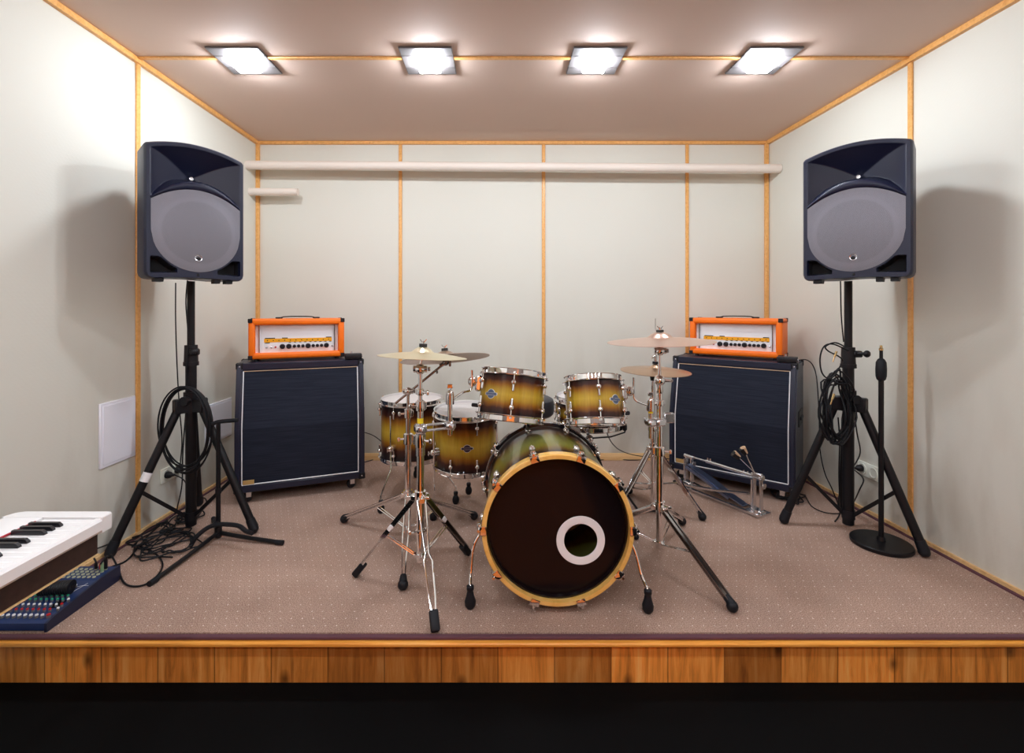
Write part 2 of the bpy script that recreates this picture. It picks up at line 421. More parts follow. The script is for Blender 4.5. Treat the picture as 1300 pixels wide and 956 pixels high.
# pipes on the back wall
def pipe(pts, r, label, name='wall_pipe'):
    c = V(pts[0]); b = MB().tube([V(p)-c for p in pts], r, 20)
    return put(tag(b.build(name, M_PIPE), label, 'pipe'), c)
pipe([(XL,3.58,2.282), (0,3.575,2.268), (XR,3.57,2.252)], .034, 'long white wrapped pipe running wall to wall high across the back')
pipe([(XL,3.62,2.090), (-1.53,3.62,2.088)], .029, 'short white wrapped pipe stub below the long pipe at back left corner')

# ceiling lamps
def lamp(x, y, label=None, dm=None):
    t = thing('ceiling_lamp', label or '', 'ceiling lamp', (x, y, ZC-.001), group='square ceiling lamps')
    b = MB(); o, i, h = .135, .060, .010
    for sx, sy, lx, ly in ((0,1,2*o,o-i),(0,-1,2*o,o-i),(1,0,o-i,2*i),(-1,0,o-i,2*i)):
        b.box((sx*(o+i)/2, sy*(o+i)/2, -h/2), (lx, ly, h), .003)
    b.build('frame', M_LAMPFRAME, t)
    b = MB(); n = []
    for z, s in ((0,.058),(-.034,.058),(-.044,.052),(-.048,.04)):
        n.append([V((a*s, c*s, z)) for a, c in ((-1,-1),(1,-1),(1,1),(-1,1))])
    b.rings(n); b.build('diffuser', dm or M_LAMP, t)
    return t
lx = [-1.335, -.365, .515, 1.40]
l0 = lamp(lx[0], 2.50, 'bright square ceiling lamp nearest the left wall')
for x, lab in zip(lx[1:], ('bright square ceiling lamp second from the left wall', 'bright square ceiling lamp second from the right wall', 'bright square ceiling lamp nearest the right wall')):
    dup(l0, (x, 2.50, ZC-.001), (0,0,0), lab)
for y in (.35,-1.0):
    for x in (-1.335,-.365,.515,1.40):
        if y > 0 and x < -1: l1 = lamp(x, y, 'square ceiling lamp of the rows behind the camera over the hall', M_LAMP2); continue
        dup(l1, (x, y, ZC-.001), (0,0,0), 'square ceiling lamp of the rows behind the camera over the hall')

# white access panels on the left wall
def access(y0, y1, z0, z1, label):
    t = thing('access_panel', label, 'wall panel', (XL, (y0+y1)/2, (z0+z1)/2)); w, h = y1-y0, z1-z0
    MB().box((.005,0,0), (.010,w,h), .003).build('frame', M_PANEL, t)
    b = MB().box((.0115,0,0), (.003,w-.03,h-.03), .001); b.build('door', M_PANEL, t)
access(2.246, 2.468, .430, .743, 'white square access panel on left wall in front of the pine batten')
access(3.06, 3.36, .30, .565, 'white access panel low on left wall, half hidden behind the cabinet')

# sockets
def outlet(p, nrm, label, plugs):
    t = thing('wall_socket', label, 'socket', p, (0,0,math.atan2(nrm[1], nrm[0])))      # local +x leaves the wall
    b = MB().box((.005,0,0), (.010,.160,.082), .003, seg=2); b.build('cover_plate', M_IVORY, t)
    for s in (-.04,.04):
        b = MB(); b.lathe([(.030,.0095),(.030,.0135),(.025,.0135),(.022,.0105),(.0,.0105)], (0,s,0), (1,0,0), 20); sk = b.build('socket_rim', M_IVORY, t)
    for s in plugs:
        b = MB(); b.lathe([(.019,.011),(.020,.020),(.017,.034),(.010,.042),(.006,.056),(.0,.058)], (0,s,0), (1,0,0), 14); b.build('plug', M_BLACKPL, t)
outlet((XL, 2.735, .248), (1,0), 'pale double wall socket with two black plugs on the left wall', (-.04,.045))
outlet((xr(2.745), 2.745, .255), (-1,0), 'pale double wall socket with one black plug on the right wall', (-.045,))
# ================================================================ loudspeakers
HW = .205
def zt(x): return .645 - .040*(x/HW)**2 - (max(0, abs(x)-(HW-.012))**2)*60
def zb(x):
    r = .032; a = abs(x)-(HW-r)
    return .008*(1-(x/HW)**2) + (r - math.sqrt(max(r*r-a*a, 0)) if a > 0 else 0)
def arch(x): return .432 - .068*(x/.186)**2
def lip(x): return .470 - .095*(x/.186)**2
def port(x, z):
    if not (.088 < abs(x) < .190): return 0
    e = min(abs(x)-.088, .190-abs(x), z-.024-.006*(1-(abs(x)/.2)**2), math.hypot(x, z-.225)-.199, .098-z)
    return max(0., min(1., e/.006))
def ydisp(x, z):
    y = 0.0; top = zt(x)-.016
    if abs(x) < .190:
        if z > lip(x):
            t = min((.190-abs(x))/.190, (top-z)/max(top-.505, .01), (z-lip(x))/max(.500-lip(x), .02))
            y = .125*max(0, min(1, t))**.9
        elif z > arch(x):
            q = (z-arch(x))/(lip(x)-arch(x)); y = -.006*math.sin(PI*q)
        elif math.hypot(x, max(.225-z, 0)) < .186: y = .006
    return y + .06*port(x, z)
def make_speaker(label, loc, rz):
    t = thing('loudspeaker', label, 'loudspeaker', loc, (0,0,rz), 'loudspeakers on tripod stands')
    b = MB(); bm = b.bm; NU, NV = 96, 150
    g = []
    for i in range(NU+1):
        x = HW*(2*i/NU-1); z0, z1 = zb(x), zt(x)
        g.append([bm.verts.new((x, ydisp(x, z0+(z1-z0)*j/NV), z0+(z1-z0)*j/NV)) for j in range(NV+1)])
    for i in range(NU):
        for j in range(NV):
            f = bm.faces.new((g[i][j], g[i+1][j], g[i+1][j+1], g[i][j+1])); c = f.calc_center_median()
            if port(c.x, c.z) > .05: f.material_index = 1
    loop = [g[i][0] for i in range(NU)] + [g[NU][j] for j in range(NV)] + [g[i][NV] for i in range(NU, 0, -1)] + [g[0][j] for j in range(NV, 0, -1)]
    prev = loop
    for y, sx, dz in ((.010,1.03,.006), (.022,1.04,.008), (.16,1.0,.004), (.30,.74,-.006), (.345,.60,-.02), (.35,.50,-.05)):
        cur = []
        for v in loop:
            zc = .32; cur.append(bm.verts.new((v.co.x*sx, y, v.co.z + (dz if v.co.z > zc else -dz*.5))))
        for k in range(len(loop)):
            bm.faces.new((prev[k], cur[k], cur[(k+1) % len(loop)], prev[(k+1) % len(loop)]))
        prev = cur
    bm.faces.new(prev)
    b.build('housing', [M_NAVYPL, M_PORT], t, sharp=.5)
    b = MB(); bm = b.bm; NU, NV = 40, 50; g = []
    for i in range(NU+1):
        x = .1895*(2*i/NU-1); lo = .225-math.sqrt(max(.1896**2-x*x, 0)); hi = arch(x)-.002
        row = []
        for j in range(NV+1):
            z = lo+(hi-lo)*j/NV; r = min(1, math.hypot(x, z-.225)/.19)
            row.append(bm.verts.new((x, -.002-.009*(1-r*r), z)))
        g.append(row)
    for i in range(NU):
        for j in range(NV): bm.faces.new((g[i][j], g[i+1][j], g[i+1][j+1], g[i][j+1]))
    b.build('grille', M_GRILLE, t)
    b = MB(); b.lathe([(.011,.0),(.0155,.0),(.0165,.003),(.0155,.005),(.012,.004)], (.0,-.004,.103), (0,-1,0), 20, closed=True)
    b.build('badge_ring', M_STEEL, t)
    b = MB(); b.lathe([(.012,0),(.012,.003),(0,.004)], (0,-.004,.103), (0,-1,0), 16); b.build('badge_center', M_BLACKPL, t)
    b = MB(); b.lathe([(.013,0),(.013,.012),(.009,.018),(0,.019)], (0,.112,.503), (0,-1,0), 16); b.build('horn_throat', M_STEEL, t)
    MB().box((0,-.001,.022), (.010,.008,.012), .002).build('grille_clip', M_BLACKPL, t)
    for x, w in ((-.150,.040),(.095,.030),(.150,.034)):
        q = MB(); q.prism([(x-w/2,-.016),(x+w/2-.006,-.016),(x+w/2,.020),(x-w/2,.020)], .02, .07); q.build('foot', M_BLACKPL, t)
    return t
SPL = (-1.450, 2.286, 1.338); SPR = (1.690, 2.245, 1.338)
RL, RR = math.radians(49.5), math.radians(-48.2)
spk = make_speaker('navy black loudspeaker on tripod stand beside the left wall', SPL, RL)
dup(spk, SPR, (0,0,RR), 'navy black loudspeaker on tripod stand beside the right wall')

# ---------------------------------------------------------------- tripod stands for them
def tripod(label, x, y, feet, zhub, zcol, zbot, ztop, extra=None):
    t = thing('speaker_stand', label, 'speaker stand', (x, y, 0), group='tripod speaker stands'); O = V((x, y, 0))
    b = MB(); b.cyl((0,0,zbot),(0,0,zcol),.0265,.0265,20); b.ball((0,0,zbot+.004),.026,16,(1,1,.5)); b.build('lower_tube', M_BLACK, t)
    MB().cyl((0,0,zcol),(0,0,ztop),.0185,.0185,18).build('upper_pole', M_BLACK, t)
    b = MB(); b.cyl((0,0,zcol-.06),(0,0,zcol+.035),.034,.031,18); b.cyl((0,0,zcol-.075),(0,0,zcol-.055),.037,.037,18)
    b.box((.03,-.02,zcol),(.05,.03,.035),.006); b.build('locking_collar', M_BLACKPL, t)
    b = MB(); b.cyl((.02,-.02,zcol+.005),(.05,-.062,zcol+.005),.008,.008,8); b.ball((.05,-.064,zcol+.005),.019,10,(1,.6,1)); b.build('clamp_knob', M_BLACKPL, t)
    b = MB(); b.cyl((0,0,zhub-.05),(0,0,zhub+.06),.036,.036,18); 
    for p in feet:
        d = V((p[0]-x, p[1]-y, 0)).normalized(); a = math.atan2(d.y, d.x)
        b.box(d*.045+V((0,0,zhub-.01)), (.075,.050,.075), .006, Matrix.Rotation(a, 3, 'Z'))
    b.build('leg_hub', M_BLACKPL, t)
    b = MB(); b.cyl((0,-.03,zhub+.02),(0,-.065,zhub+.02),.022,.024,10); b.build('clamp_knob', M_BLACKPL, t)
    for k, p in enumerate(feet):
        d = V((p[0]-x, p[1]-y, 0)).normalized(); P = V(p)-O; P.z = .030
        a = d*.060+V((0,0,zhub-.02)); e = a.lerp(P, .96)
        lg = MB().cyl(a, e, .0200, .0200, 16).build('leg', M_BLACK, t)
        dd = (P-a).normalized()
        b = MB(); b.cyl(a.lerp(P,.93), P, .0225, .025, 14); b.ball(P+V((0,0,-.005)), .025, 14, (1,1,.95)); b.build('rubber_foot', M_RUBBER, lg)
        m = a.lerp(P, .60); c = V((0,0,zbot+.05))+d*.02
        br = MB().strip([m, c], .016, .018, d.cross(V((0,0,1)))).build('brace', M_BLACK, t)
        MB().box(m, (.028,.028,.028), .004, Matrix.Rotation(math.atan2(d.y, d.x), 3, 'Z')).build('brace_pivot', M_BLACKPL, br)
        if k == extra: # white paper label stuck on this leg
            u = a.lerp(P, .47); w = a.lerp(P, .535)
            MB().cyl(u, w, .0210, .0210, 16).build('paper_sticker', M_WHITEPL, lg)
    b = MB(); b.cyl((0,0,zbot+.03),(0,0,zbot+.075),.031,.031,16); b.build('brace_collar', M_BLACKPL, t)
    return t
TL = (-1.655, 2.55); TRR = (1.876, 2.53)
tripod('black tripod stand carrying the left loudspeaker, coiled cable hung on it', TL[0], TL[1], [(-1.30,2.517,0),(-1.860,2.27,0),(-1.81,2.86,0)], .688, .965, .030, SPL[2]+.006, 1)
tripod('black tripod stand carrying the right loudspeaker, cable bundle hung on it', TRR[0], TRR[1], [(1.592,2.628,0),(2.052,2.275,0),(2.055,2.82,0)], .700, .955, .045, SPR[2]+.006)

# ================================================================ guitar cabinets
CW, CD, CH0, CHB, CH1, LEAN = .765, .37, .07, .455, .852, .088
def make_cab(label, loc, rz, gold):
    t = thing('guitar_cabinet', label, 'speaker cabinet', loc, (0,0,rz), 'black guitar cabinets')
    hw = CW/2
    prof = [(0,CH0),(0,CHB),(LEAN,CH1),(CD,CH1),(CD,CH0)]     # (y, z), y runs back
    b = MB(); th = .034
    for s in (-1,1):
        bb = MB(); bb.prism(prof, s*hw-(th if s > 0 else 0), s*hw+(th if s < 0 else 0), 'x')
        bmesh.ops.bevel(bb.bm, geom=list(bb.bm.edges), offset=.008, segments=2, affect='EDGES')
        me = bpy.data.meshes.new('tmp'); bb.bm.to_mesh(me); b.bm.from_mesh(me); bpy.data.meshes.remove(me); bb.bm.free()
    b.box((0,CD/2,CH0+.020), (CW-.02, CD-.004, .040), .004)
    b.box((0,(CD+LEAN)/2,CH1-.022), (CW-.02, CD-LEAN-.002, .043), .004)
    b.box((0,CD-.012,(CH0+CH1)/2), (CW-.02,.02,CH1-CH0-.01), .002)
    b.build('cabinet_shell', M_TOLEX, t)
    ix = hw-th; r = .013
    b = MB(); g = [(r, CH0+.04), (r, CHB), (LEAN*(CH1-.044-CHB)/(CH1-CHB)+r, CH1-.044)]
    b.rings([[V((x,y,z)) for y, z in g] + [V((x,y+.01,z)) for y, z in reversed(g)] for x in (-ix, ix)]); b.build('grille_cloth', M_CLOTH, t, smooth=False)
    k = .006; L = [V((-ix+k, g[0][0]-.003, g[0][1]+k)), V((ix-k, g[0][0]-.003, g[0][1]+k))]
    pts = [V((-ix+k,g[0][0]-.003,g[0][1]+k)), V((-ix+k,g[1][0]-.003,g[1][1])), V((-ix+k,g[2][0]-.003,g[2][1]-k))]
    ptr = [V((-p.x, p.y, p.z)) for p in pts]
    b = MB(); b.tube(pts, .0035, 6); b.tube(ptr, .0035, 6); b.tube([pts[0], ptr[0]], .0035, 6); b.build('white_piping', M_WHITEPL, t)
    b = MB(); b.tube([pts[2], ptr[2]], .0025, 6); b.build('tan_piping', M_TAN, t)
    for sx in (-1,1):
        for (y, z, sy, sz) in ((0,CH0,1,1),(LEAN,CH1,1,-1),(CD,CH1,-1,-1),(CD,CH0,-1,1)):
            b = MB(); c = V((sx*hw, y, z)); q = .036
            b.box(c+V((-sx*q/2, sy*.0005, sz*q/2)), (q,.006,q), .002); b.box(c+V((sx*.0005, sy*q/2, sz*q/2)), (.006,q,q), .002)
            b.box(c+V((-sx*q/2, sy*q/2, sz*.0005)), (q,q,.006), .002)
            b.ball(c+V((-sx*.007,sy*.007,sz*.007)), .012, 10)
            o = b.build('corner_protector', M_BLACKPL, t)
            MB().ball(c+V((-sx*.018,-sy*.004,sz*.020)), .0045, 8, (1,.5,1)).build('screw', M_STEEL, o)
    for sx in (-1,1):
        for y in (.055, CD-.055):
            b = MB(); c = V((sx*(hw-.075), y, 0))
            b.box(c+V((0,0,CH0-.002)), (.060,.055,.004)); b.prism([(c.x-.014,.030),(c.x-.014,.066),(c.x+.014,.066),(c.x+.014,.030)], y-.020, y-.017); b.prism([(c.x-.014,.030),(c.x-.014,.066),(c.x+.014,.066),(c.x+.014,.030)], y+.017, y+.020)
            b.cyl(c+V((0,0,.052)), c+V((0,0,.068)), .02, .02, 12)
            ca = b.build('caster', M_STEEL, t)
            MB().lathe([(.010,-.013),(.025,-.013),(.028,-.009),(.028,.009),(.025,.013),(.010,.013)], c+V((-.008,0,.0285)), (0,1,0), 18).build('wheel', M_RUBBER, ca)
        b = MB(); b.box((sx*(hw+.002), CD/2+.02, .50), (.006,.17,.10), .002); b.box((sx*(hw+.008), CD/2+.02, .50), (.012,.10,.022), .004); b.build('side_handle', M_BLACKPL, t)
    w = .062
    MB().box((-ix+.012+w/2, g[0][0]-.004, g[0][1]+.020), (w,.004,.028), .001).build('gold_plate', M_GOLD, t)
    return t
AL = math.atan2(.278,.713); AR = -math.atan2(.495,.614)
def local(base, a, x, y, z): return V((base[0]+x*math.cos(a)-y*math.sin(a), base[1]+x*math.sin(a)+y*math.cos(a), z))
CLc = ((-1.597-.884)/2, (2.861+3.139)/2, 0); CRc = ((1.203+1.817)/2, (3.356+2.861)/2, 0)
cab = make_cab('black guitar cabinet with white piping near the left wall', CLc, AL, True)
dup(cab, CRc, (0,0,AR), 'black guitar cabinet with white piping near the right wall, kick pedal before it')

# ---------------------------------------------------------------- orange amplifier heads
def make_amp(label, loc, rz):
    t = thing('amplifier_head', label, 'guitar amplifier', loc, (0,0,rz), 'orange amplifier heads')
    W, D, H, F = .590, .235, .262, .040; hw = W/2; z0 = .014
    b = MB(); b.box((0,D/2,z0+F/2), (W,D,F), .012, seg=3); b.box((0,D/2,z0+H-F/2), (W,D,F), .012, seg=3)
    b.box((-hw+F/2,D/2,z0+H/2), (F,D,H-.01), .012, seg=3); b.box((hw-F/2,D/2,z0+H/2), (F,D,H-.01), .012, seg=3)
    b.box((0,D-.012,z0+H/2), (W-.02,.018,H-.02), .002); b.build('case', M_ORANGE, t)
    iw, ih = W-2*F, H-2*F; zc = z0+H/2
    MB().box((0,.040,zc), (iw+.01,.006,ih+.01)).build('front_panel', M_WHITEPL, t)
    b = MB(); 
    for s in (-1,1): b.box((s*(iw/2-.022),.030,zc), (.005,.014,ih-.004), .001)
    b.build('panel_rail', M_DCHROME, t)
    # printed strip of pictograms
    zs = zc-.012; x0, x1 = -iw/2+.050, iw/2-.040
    b = MB(); b.box(((x0+x1)/2,.0365,zs), (x1-x0,.002,.024)); st = b.build('orange_strip', mat('strip_orange', (.95,.42,.01), .4), t)
    b = MB(); b.box((x0+.035,.0360,zs+.0145), (.060,.002,.006)); b.box((x0+.125,.0360,zs+.0145), (.035,.002,.006)); b.box((x1-.020,.0360,zs+.0145), (.036,.002,.006))
    b.box((x0+.02,.0360,zs-.0145), (.028,.002,.005))
    for k in range(9): b.box((x0+.155+k*.032,.0360,zs-.0140), (.014,.002,.004))
    for k in range(12): b.box((x0+.02+k*.0345,.0355,zs), (.006,.002,.006), 0, Matrix.Rotation(.7, 3, 'Y'))
    b.build('black_print', M_BLACKPL, st)
    # knobs and switches
    zk = zc-.056
    xs = [(-iw/2+.115+.024*i, r) for i, r in enumerate((0,))]
    ks = [(.150,.0155),(.190,.0155),(.224,.010),(.251,.010),(.278,.010),(.311,.0155),(.344,.010),(.371,.010),(.398,.010),(.430,.0150)]
    for u, r in ks:
        b = MB(); x = -iw/2+.012+u*.985; b.lathe([(r*1.1,0),(r*1.1,.004),(r,.006),(r*.9,.018),(r*.75,.020),(0,.020)], (x,.037,zk+.003), (0,-1,0), 16); b.build('knob', M_BLACKPL, t)
    for u, m in ((.055,M_STEEL),(.083,M_STEEL),(.108,M_RED),(.468,M_STEEL)):
        b = MB(); x = -iw/2+.012+u*.985; b.lathe([(.006,0),(.006,.004),(.003,.005),(.003,.014),(0,.015)], (x,.037,zk), (0,-1,0), 10); b.build('switch', m, t)
    for sx in (-1,1):
        for y, sy in ((0,1),(D,-1)):
            for z, sz in ((z0,1),(z0+H,-1)):
                b = MB(); c = V((sx*hw,y,z)); q = .026
                b.box(c+V((-sx*(q/2-.0015), sy*.0005, sz*(q/2-.0015))), (q,.005,q), .002); b.box(c+V((sx*.0-sx*.0005, sy*(q/2-.0015), sz*(q/2-.0015))), (.005,q,q), .002)
                b.box(c+V((-sx*(q/2-.0015), sy*(q/2-.0015), sz*.0005)), (q,q,.005), .002); b.build('corner_protector', M_BLACKPL, t)
        for y in (.03, D-.03): MB().cyl((sx*(hw-.045),y,0),(sx*(hw-.045),y,z0+.003),.014,.012,12).build('rubber_foot', M_RUBBER, t)
    b = MB(); zt_ = z0+H
    b.strip([(-.115,D/2,zt_+.004),(-.09,D/2,zt_+.012),(-.05,D/2,zt_+.014),(.05,D/2,zt_+.014),(.09,D/2,zt_+.012),(.115,D/2,zt_+.004)], .026, .007, (0,1,0))
    for s in (-1,1): b.box((s*.118,D/2,zt_+.005), (.045,.032,.010), .003)
    b.build('handle', M_BLACKPL, t)
    return t
ZT = CH1
amp_l = V(((-1.59-1.064)/2, (3.04+3.29)/2, ZT)); amp_r = V((1.634, 3.28, ZT))
amp_l = V((-1.332, 3.150, ZT))
amp = make_amp('orange guitar amplifier head on the left black cabinet', amp_l, AL+.03)
dup(amp, amp_r, (0,0,AR), 'orange guitar amplifier head on the right black cabinet, half behind a cymbal')
# small black footswitch boxes beside the heads
def fbox(label, loc, rz):
    t = thing('footswitch_box', label, 'footswitch', loc, (0,0,rz), 'small black boxes on the cabinets')
    MB().box((0,0,.020), (.110,.070,.036), .005, seg=2).build('case', M_BLACKPL, t)
    b = MB(); b.cyl((-.01,0,.036),(-.01,0,.045),.007,.007,10); b.cyl((-.01,0,.045),(-.01,0,.054),.005,.005,10); b.build('button', M_STEEL, t)
    MB().cyl((.055,0,.02),(.062,0,.02),.006,.006,10).build('jack', M_STEEL, t)
    return t
fb = fbox('small black box on left cabinet, right of orange amplifier', local(CLc, AL, .318, -.185+.30, ZT) , AL)
fbr = local(CRc, AR, .322, .13, ZT)
dup(fb, fbr, (0,0,AR), 'small black box on right cabinet with a cable plugged in')

# ================================================================ microphone stand with round base
t = thing('microphone_stand', 'straight black microphone stand with round base by the right wall', 'microphone stand', (1.94, 2.392, 0))
b = MB(); b.lathe([(.0,.0),(.126,.0),(.130,.004),(.130,.018),(.126,.022),(.03,.025),(.0,.025)], seg=48); b.build('round_base', M_BLACK, t)
MB().cyl((0,0,.022),(0,0,.045),.020,.016,16).build('base_nut', M_BLACK, t)
MB().cyl((0,0,.03),(0,0,.86),.0115,.0115,16).build('lower_tube', M_BLACK, t)
b = MB(); b.lathe([(.012,.832),(.019,.838),(.023,.855),(.024,.89),(.022,.925),(.015,.940),(.010,.944)], seg=12); b.build('clutch_grip', M_RUBBER, t)
MB().cyl((0,0,.93),(0,0,.998),.0075,.0075,14).build('upper_tube', M_BLACK, t)
b = MB(); b.lathe([(.0095,.985),(.0095,.995),(.006,.998),(.006,1.010),(0,1.012)], seg=12); b.build('thread_tip', M_BRASSPIN, t)

# ================================================================ small black guitar stand
gx, gy = -1.455, 2.46
t = thing('guitar_stand', 'low black guitar stand with T-shaped top and curved yoke', 'guitar stand', (gx, gy, 0)); O = V((gx, gy, 0))
b = MB(); b.cyl((0,0,.02),(0,0,.605),.0115,.0105,14); b.build('pole', M_BLACK, t)
MB().cyl((0,0,.235),(0,0,.262),.0145,.0145,14).build('collar', M_BLACKPL, t)
b = MB(); b.tube([(-.030,-.005,.596),(0,0,.607),(.055,.004,.612),(.098,.004,.615)], .0105, 10, smooth=3); b.build('neck_rest', M_RUBBER, t)
MB().cyl((0,0,.012),(0,0,.060),.019,.017,14).build('leg_hub', M_BLACKPL, t)
for p in (fl(191.8,741,.008), fl(357,690,.008), V((-1.60,2.66,.010))):
    e = p-O; e.z = .012; d = e.normalized(); lg = MB().tube([V((0,0,.030))+d*.012, e*.5+V((0,0,.013)), e], .0105, 10).build('leg', M_BLACK, t)
    MB().cyl(e-d*.03, e+d*.010, .0125, .0125, 12).build('rubber_cap', M_RUBBER, lg)
yk = [at(241.6,694,2.36), at(249,682,2.37), at(262,671,2.39), at(276,666,2.40), at(292,666,2.40), at(304,668,2.38), at(312,674,2.36), at(320,677,2.33)]
b = MB(); b.tube([V((0,-.01,.09)), V((0,-.05,.090))], .009, 8); b.tube([p-O for p in yk], .011, 10, smooth=4); b.build('foam_yoke', M_RUBBER, t)
# ================================================================ drums
def circ(n, a0=0): return [a0+2*PI*k/n for k in range(n)]
def badge(parent, R, z, ang, dark=False, s=1.0):
    """roundel crossed by a bar, wrapped on the shell at angle ang"""
    def outline(k):
        pts = []; r = .0195*k*s; bw = .0285*k*s; bh = .0062*k*s
        a = math.asin(bh/r)
        for q in range(13): pts.append((r*math.cos(a+(PI-2*a)*q/12), r*math.sin(a+(PI-2*a)*q/12)))
        pts += [(-bw, bh*.9), (-bw-.003*s, 0), (-bw, -bh*.9)]
        for q in range(13): pts.append((r*math.cos(PI+a+(PI-2*a)*q/12), r*math.sin(PI+a+(PI-2*a)*q/12)))
        pts += [(bw, -bh*.9), (bw+.003*s, 0), (bw, bh*.9)]
        return pts
    def wrap(u, w, h): th = ang+u/R; return V(((R+h)*math.cos(th), (R+h)*math.sin(th), z+w))
    def plate(pts, h0, h1, name, m, par):
        b = MB(); b.rings([[wrap(u,w,h0) for u,w in pts],[wrap(u,w,h1) for u,w in pts]]); return b.build(name, m, par, smooth=False)
    p = plate(outline(1.13), -.002, .0022, 'badge', M_BADGERIM, parent)
    mm = mat('badge_dark', (.035,.03,.07), .3) if dark else M_BADGE
    plate(outline(1.0), .001, .0030, 'badge_field', mm, p)
    for w in (.0048, -.0048): plate([(-.0185*s,w*s-.0005),(.0185*s,w*s-.0005),(.0185*s,w*s+.0005),(-.0185*s,w*s+.0005)], .001, .0034, 'badge_line', M_BADGERIM, p)
def hoop(parent, R, z0, z1, up):
    """pressed steel rim with rolled edges"""
    r0, r1 = R+.002, R+.011
    a, b_ = (z0, z1) if up else (z1, z0); h = b_-a
    prof = [(r1+.003,a),(r1+.0045,a+h*.07),(r1+.001,a+h*.14),(r0+.002,a+h*.22),(r0+.002,a+h*.86),(r0+.006,a+h*.97),(r0+.003,a+h),(r0-.001,a+h*.95),(r0-.0005,a+h*.25),(r0-.002,a+h*.1)]
    return MB().lathe(prof, seg=64, closed=True).build('hoop', M_CHROME, parent)
def make_drum(name, label, cat, loc, rot, D, H, nl, a0, m, group=None, badge_at=None, dark=False, topm=M_HEADWHT, single=False):
    t = thing(name, label, cat, loc, rot, group); R = D/2; hh = .029
    s = MB().lathe([(R,-(H/2-.012)),(R,(H/2-.012)),(R-.008,(H/2-.008)),(R-.010,H/2-.02),(R-.010,-(H/2-.02)),(R-.008,-(H/2-.008))], seg=72, closed=True).build('shell', m, t); s.location = (0,0,H/2)
    hoop(t, R, H-hh+.008, H+.010, True); hoop(t, R, -.010, hh-.008, False)
    b = MB(); b.lathe([(0,H-.003),(R*.6,H-.003),(R*.97,H-.003),(R+.001,H-.006),(R+.003,H-.016),(0,H-.012)], seg=64); b.build('batter_head', topm, t)
    b = MB(); b.lathe([(0,.003),(R*.6,.003),(R*.97,.003),(R+.001,.006),(R+.003,.016),(0,.012)], seg=64); b.build('resonant_head', M_HEADCLR, t)
    for th in circ(nl, a0):
        ex = V((math.cos(th), math.sin(th), 0))
        for up in (1,-1):
            if single and up < 0: pass
            ze = H-hh+.008+.004 if up > 0 else hh-.012
            zl = ze-up*.036
            b = MB()
            b.ball(ex*(R+.012)+V((0,0,zl)), .0125, 14)
            b.cyl(ex*(R-.001)+V((0,0,zl)), ex*(R+.012)+V((0,0,zl)), .0065, .0065, 10)
            b.cyl(ex*(R+.011)+V((0,0,zl)), ex*(R+.011)+V((0,0,zl-up*.036)), .0065, .0060, 10)
            b.ball(ex*(R+.011)+V((0,0,zl-up*.036)), .0062, 8)
            lg = b.build('lug', M_CHROME, t)
            b = MB(); b.cyl(ex*(R+.012)+V((0,0,zl)), ex*(R+.012)+V((0,0,ze+up*.010)), .0028, .0028, 8)
            b.box(ex*(R+.012)+V((0,0,ze)), (.020,.024,.006), .002, Matrix.Rotation(th, 3, 'Z')); b.cyl(ex*(R+.012)+V((0,0,ze)), ex*(R+.012)+V((0,0,ze+up*.012)), .006, .005, 8)
            b.build('tension_rod', M_CHROME, lg)
    if badge_at is not None: badge(t, R, H*.5+(-.004), badge_at, dark)
    return t
M_BURST_T = burst_mat('tom_sunburst_lacquer', .115)
M_BURST_F = burst_mat('floor_tom_sunburst_lacquer', .19)
M_BURST_B = burst_mat('bass_drum_sunburst_lacquer', .24, 'bass')
def euler_from(n, spin=0):       # z axis of the drum points along n
    q = V(n).normalized().to_track_quat('Z', 'Y'); e = (q.to_matrix() @ Matrix.Rotation(spin, 3, 'Z')).to_euler(); return tuple(e)
def basis(nx, back):             # local -y faces the camera: lean back by `back`, roll right side down by nx (radians)
    return (Matrix.Rotation(nx, 3, 'Y') @ Matrix.Rotation(-back, 3, 'X')).to_euler()
def centred(c, rot, H):          # base point for a drum whose middle stands at c
    return V(c) - rot.to_matrix() @ V((0,0,H/2))
# hanging toms
r1 = basis(math.radians(6), math.radians(12)); H1 = .218
tom1 = make_drum('rack_tom', 'larger sunburst rack tom above left side of bass drum', 'tom drum', centred(at(650,502.5,2.25), r1, H1), r1, .306, H1, 6, math.radians(-92), M_BURST_T, 'sunburst rack toms', math.radians(-131))
r2 = basis(math.radians(-.5), math.radians(17)); H2 = .205
tom2 = make_drum('rack_tom', 'smaller sunburst rack tom above right side of bass drum', 'tom drum', centred(at(754,509,2.21), r2, H2), r2, .254, H2, 6, math.radians(-91), M_BURST_T, 'sunburst rack toms', math.radians(-53))
def bracket(tomt, th, R, H, z=None):
    ex = V((math.cos(th), math.sin(th), 0)); z = H*.55 if z is None else z
    b = MB(); b.box(ex*(R+.012)+V((0,0,z)), (.030,.050,.075), .008, Matrix.Rotation(th, 3, 'Z')); b.ball(ex*(R+.040)+V((0,0,z+.006)), .024, 14)
    b.cyl(ex*(R+.040)+V((0,0,z+.006))+V((0,0,.0))-ex.cross(V((0,0,1)))*.035, ex*(R+.040)+V((0,0,z+.006))+ex.cross(V((0,0,1)))*.03, .007, .007, 10)
    b.box(ex*(R+.040)+V((0,0,z+.006))+ex.cross(V((0,0,1)))*.040, (.010,.006,.030), .002)
    b.build('mount_bracket', M_CHROME, tomt)
    b = MB(); b.box(ex*(R+.017)+V((0,0,H*.22)), (.034,.018,.018), .004, Matrix.Rotation(th, 3, 'Z')); b.build('isolation_rubber', M_RUBBER, tomt)
bracket(tom1, math.radians(184), .153, H1, .15); bracket(tom2, math.radians(-2), .127, H2, .14)

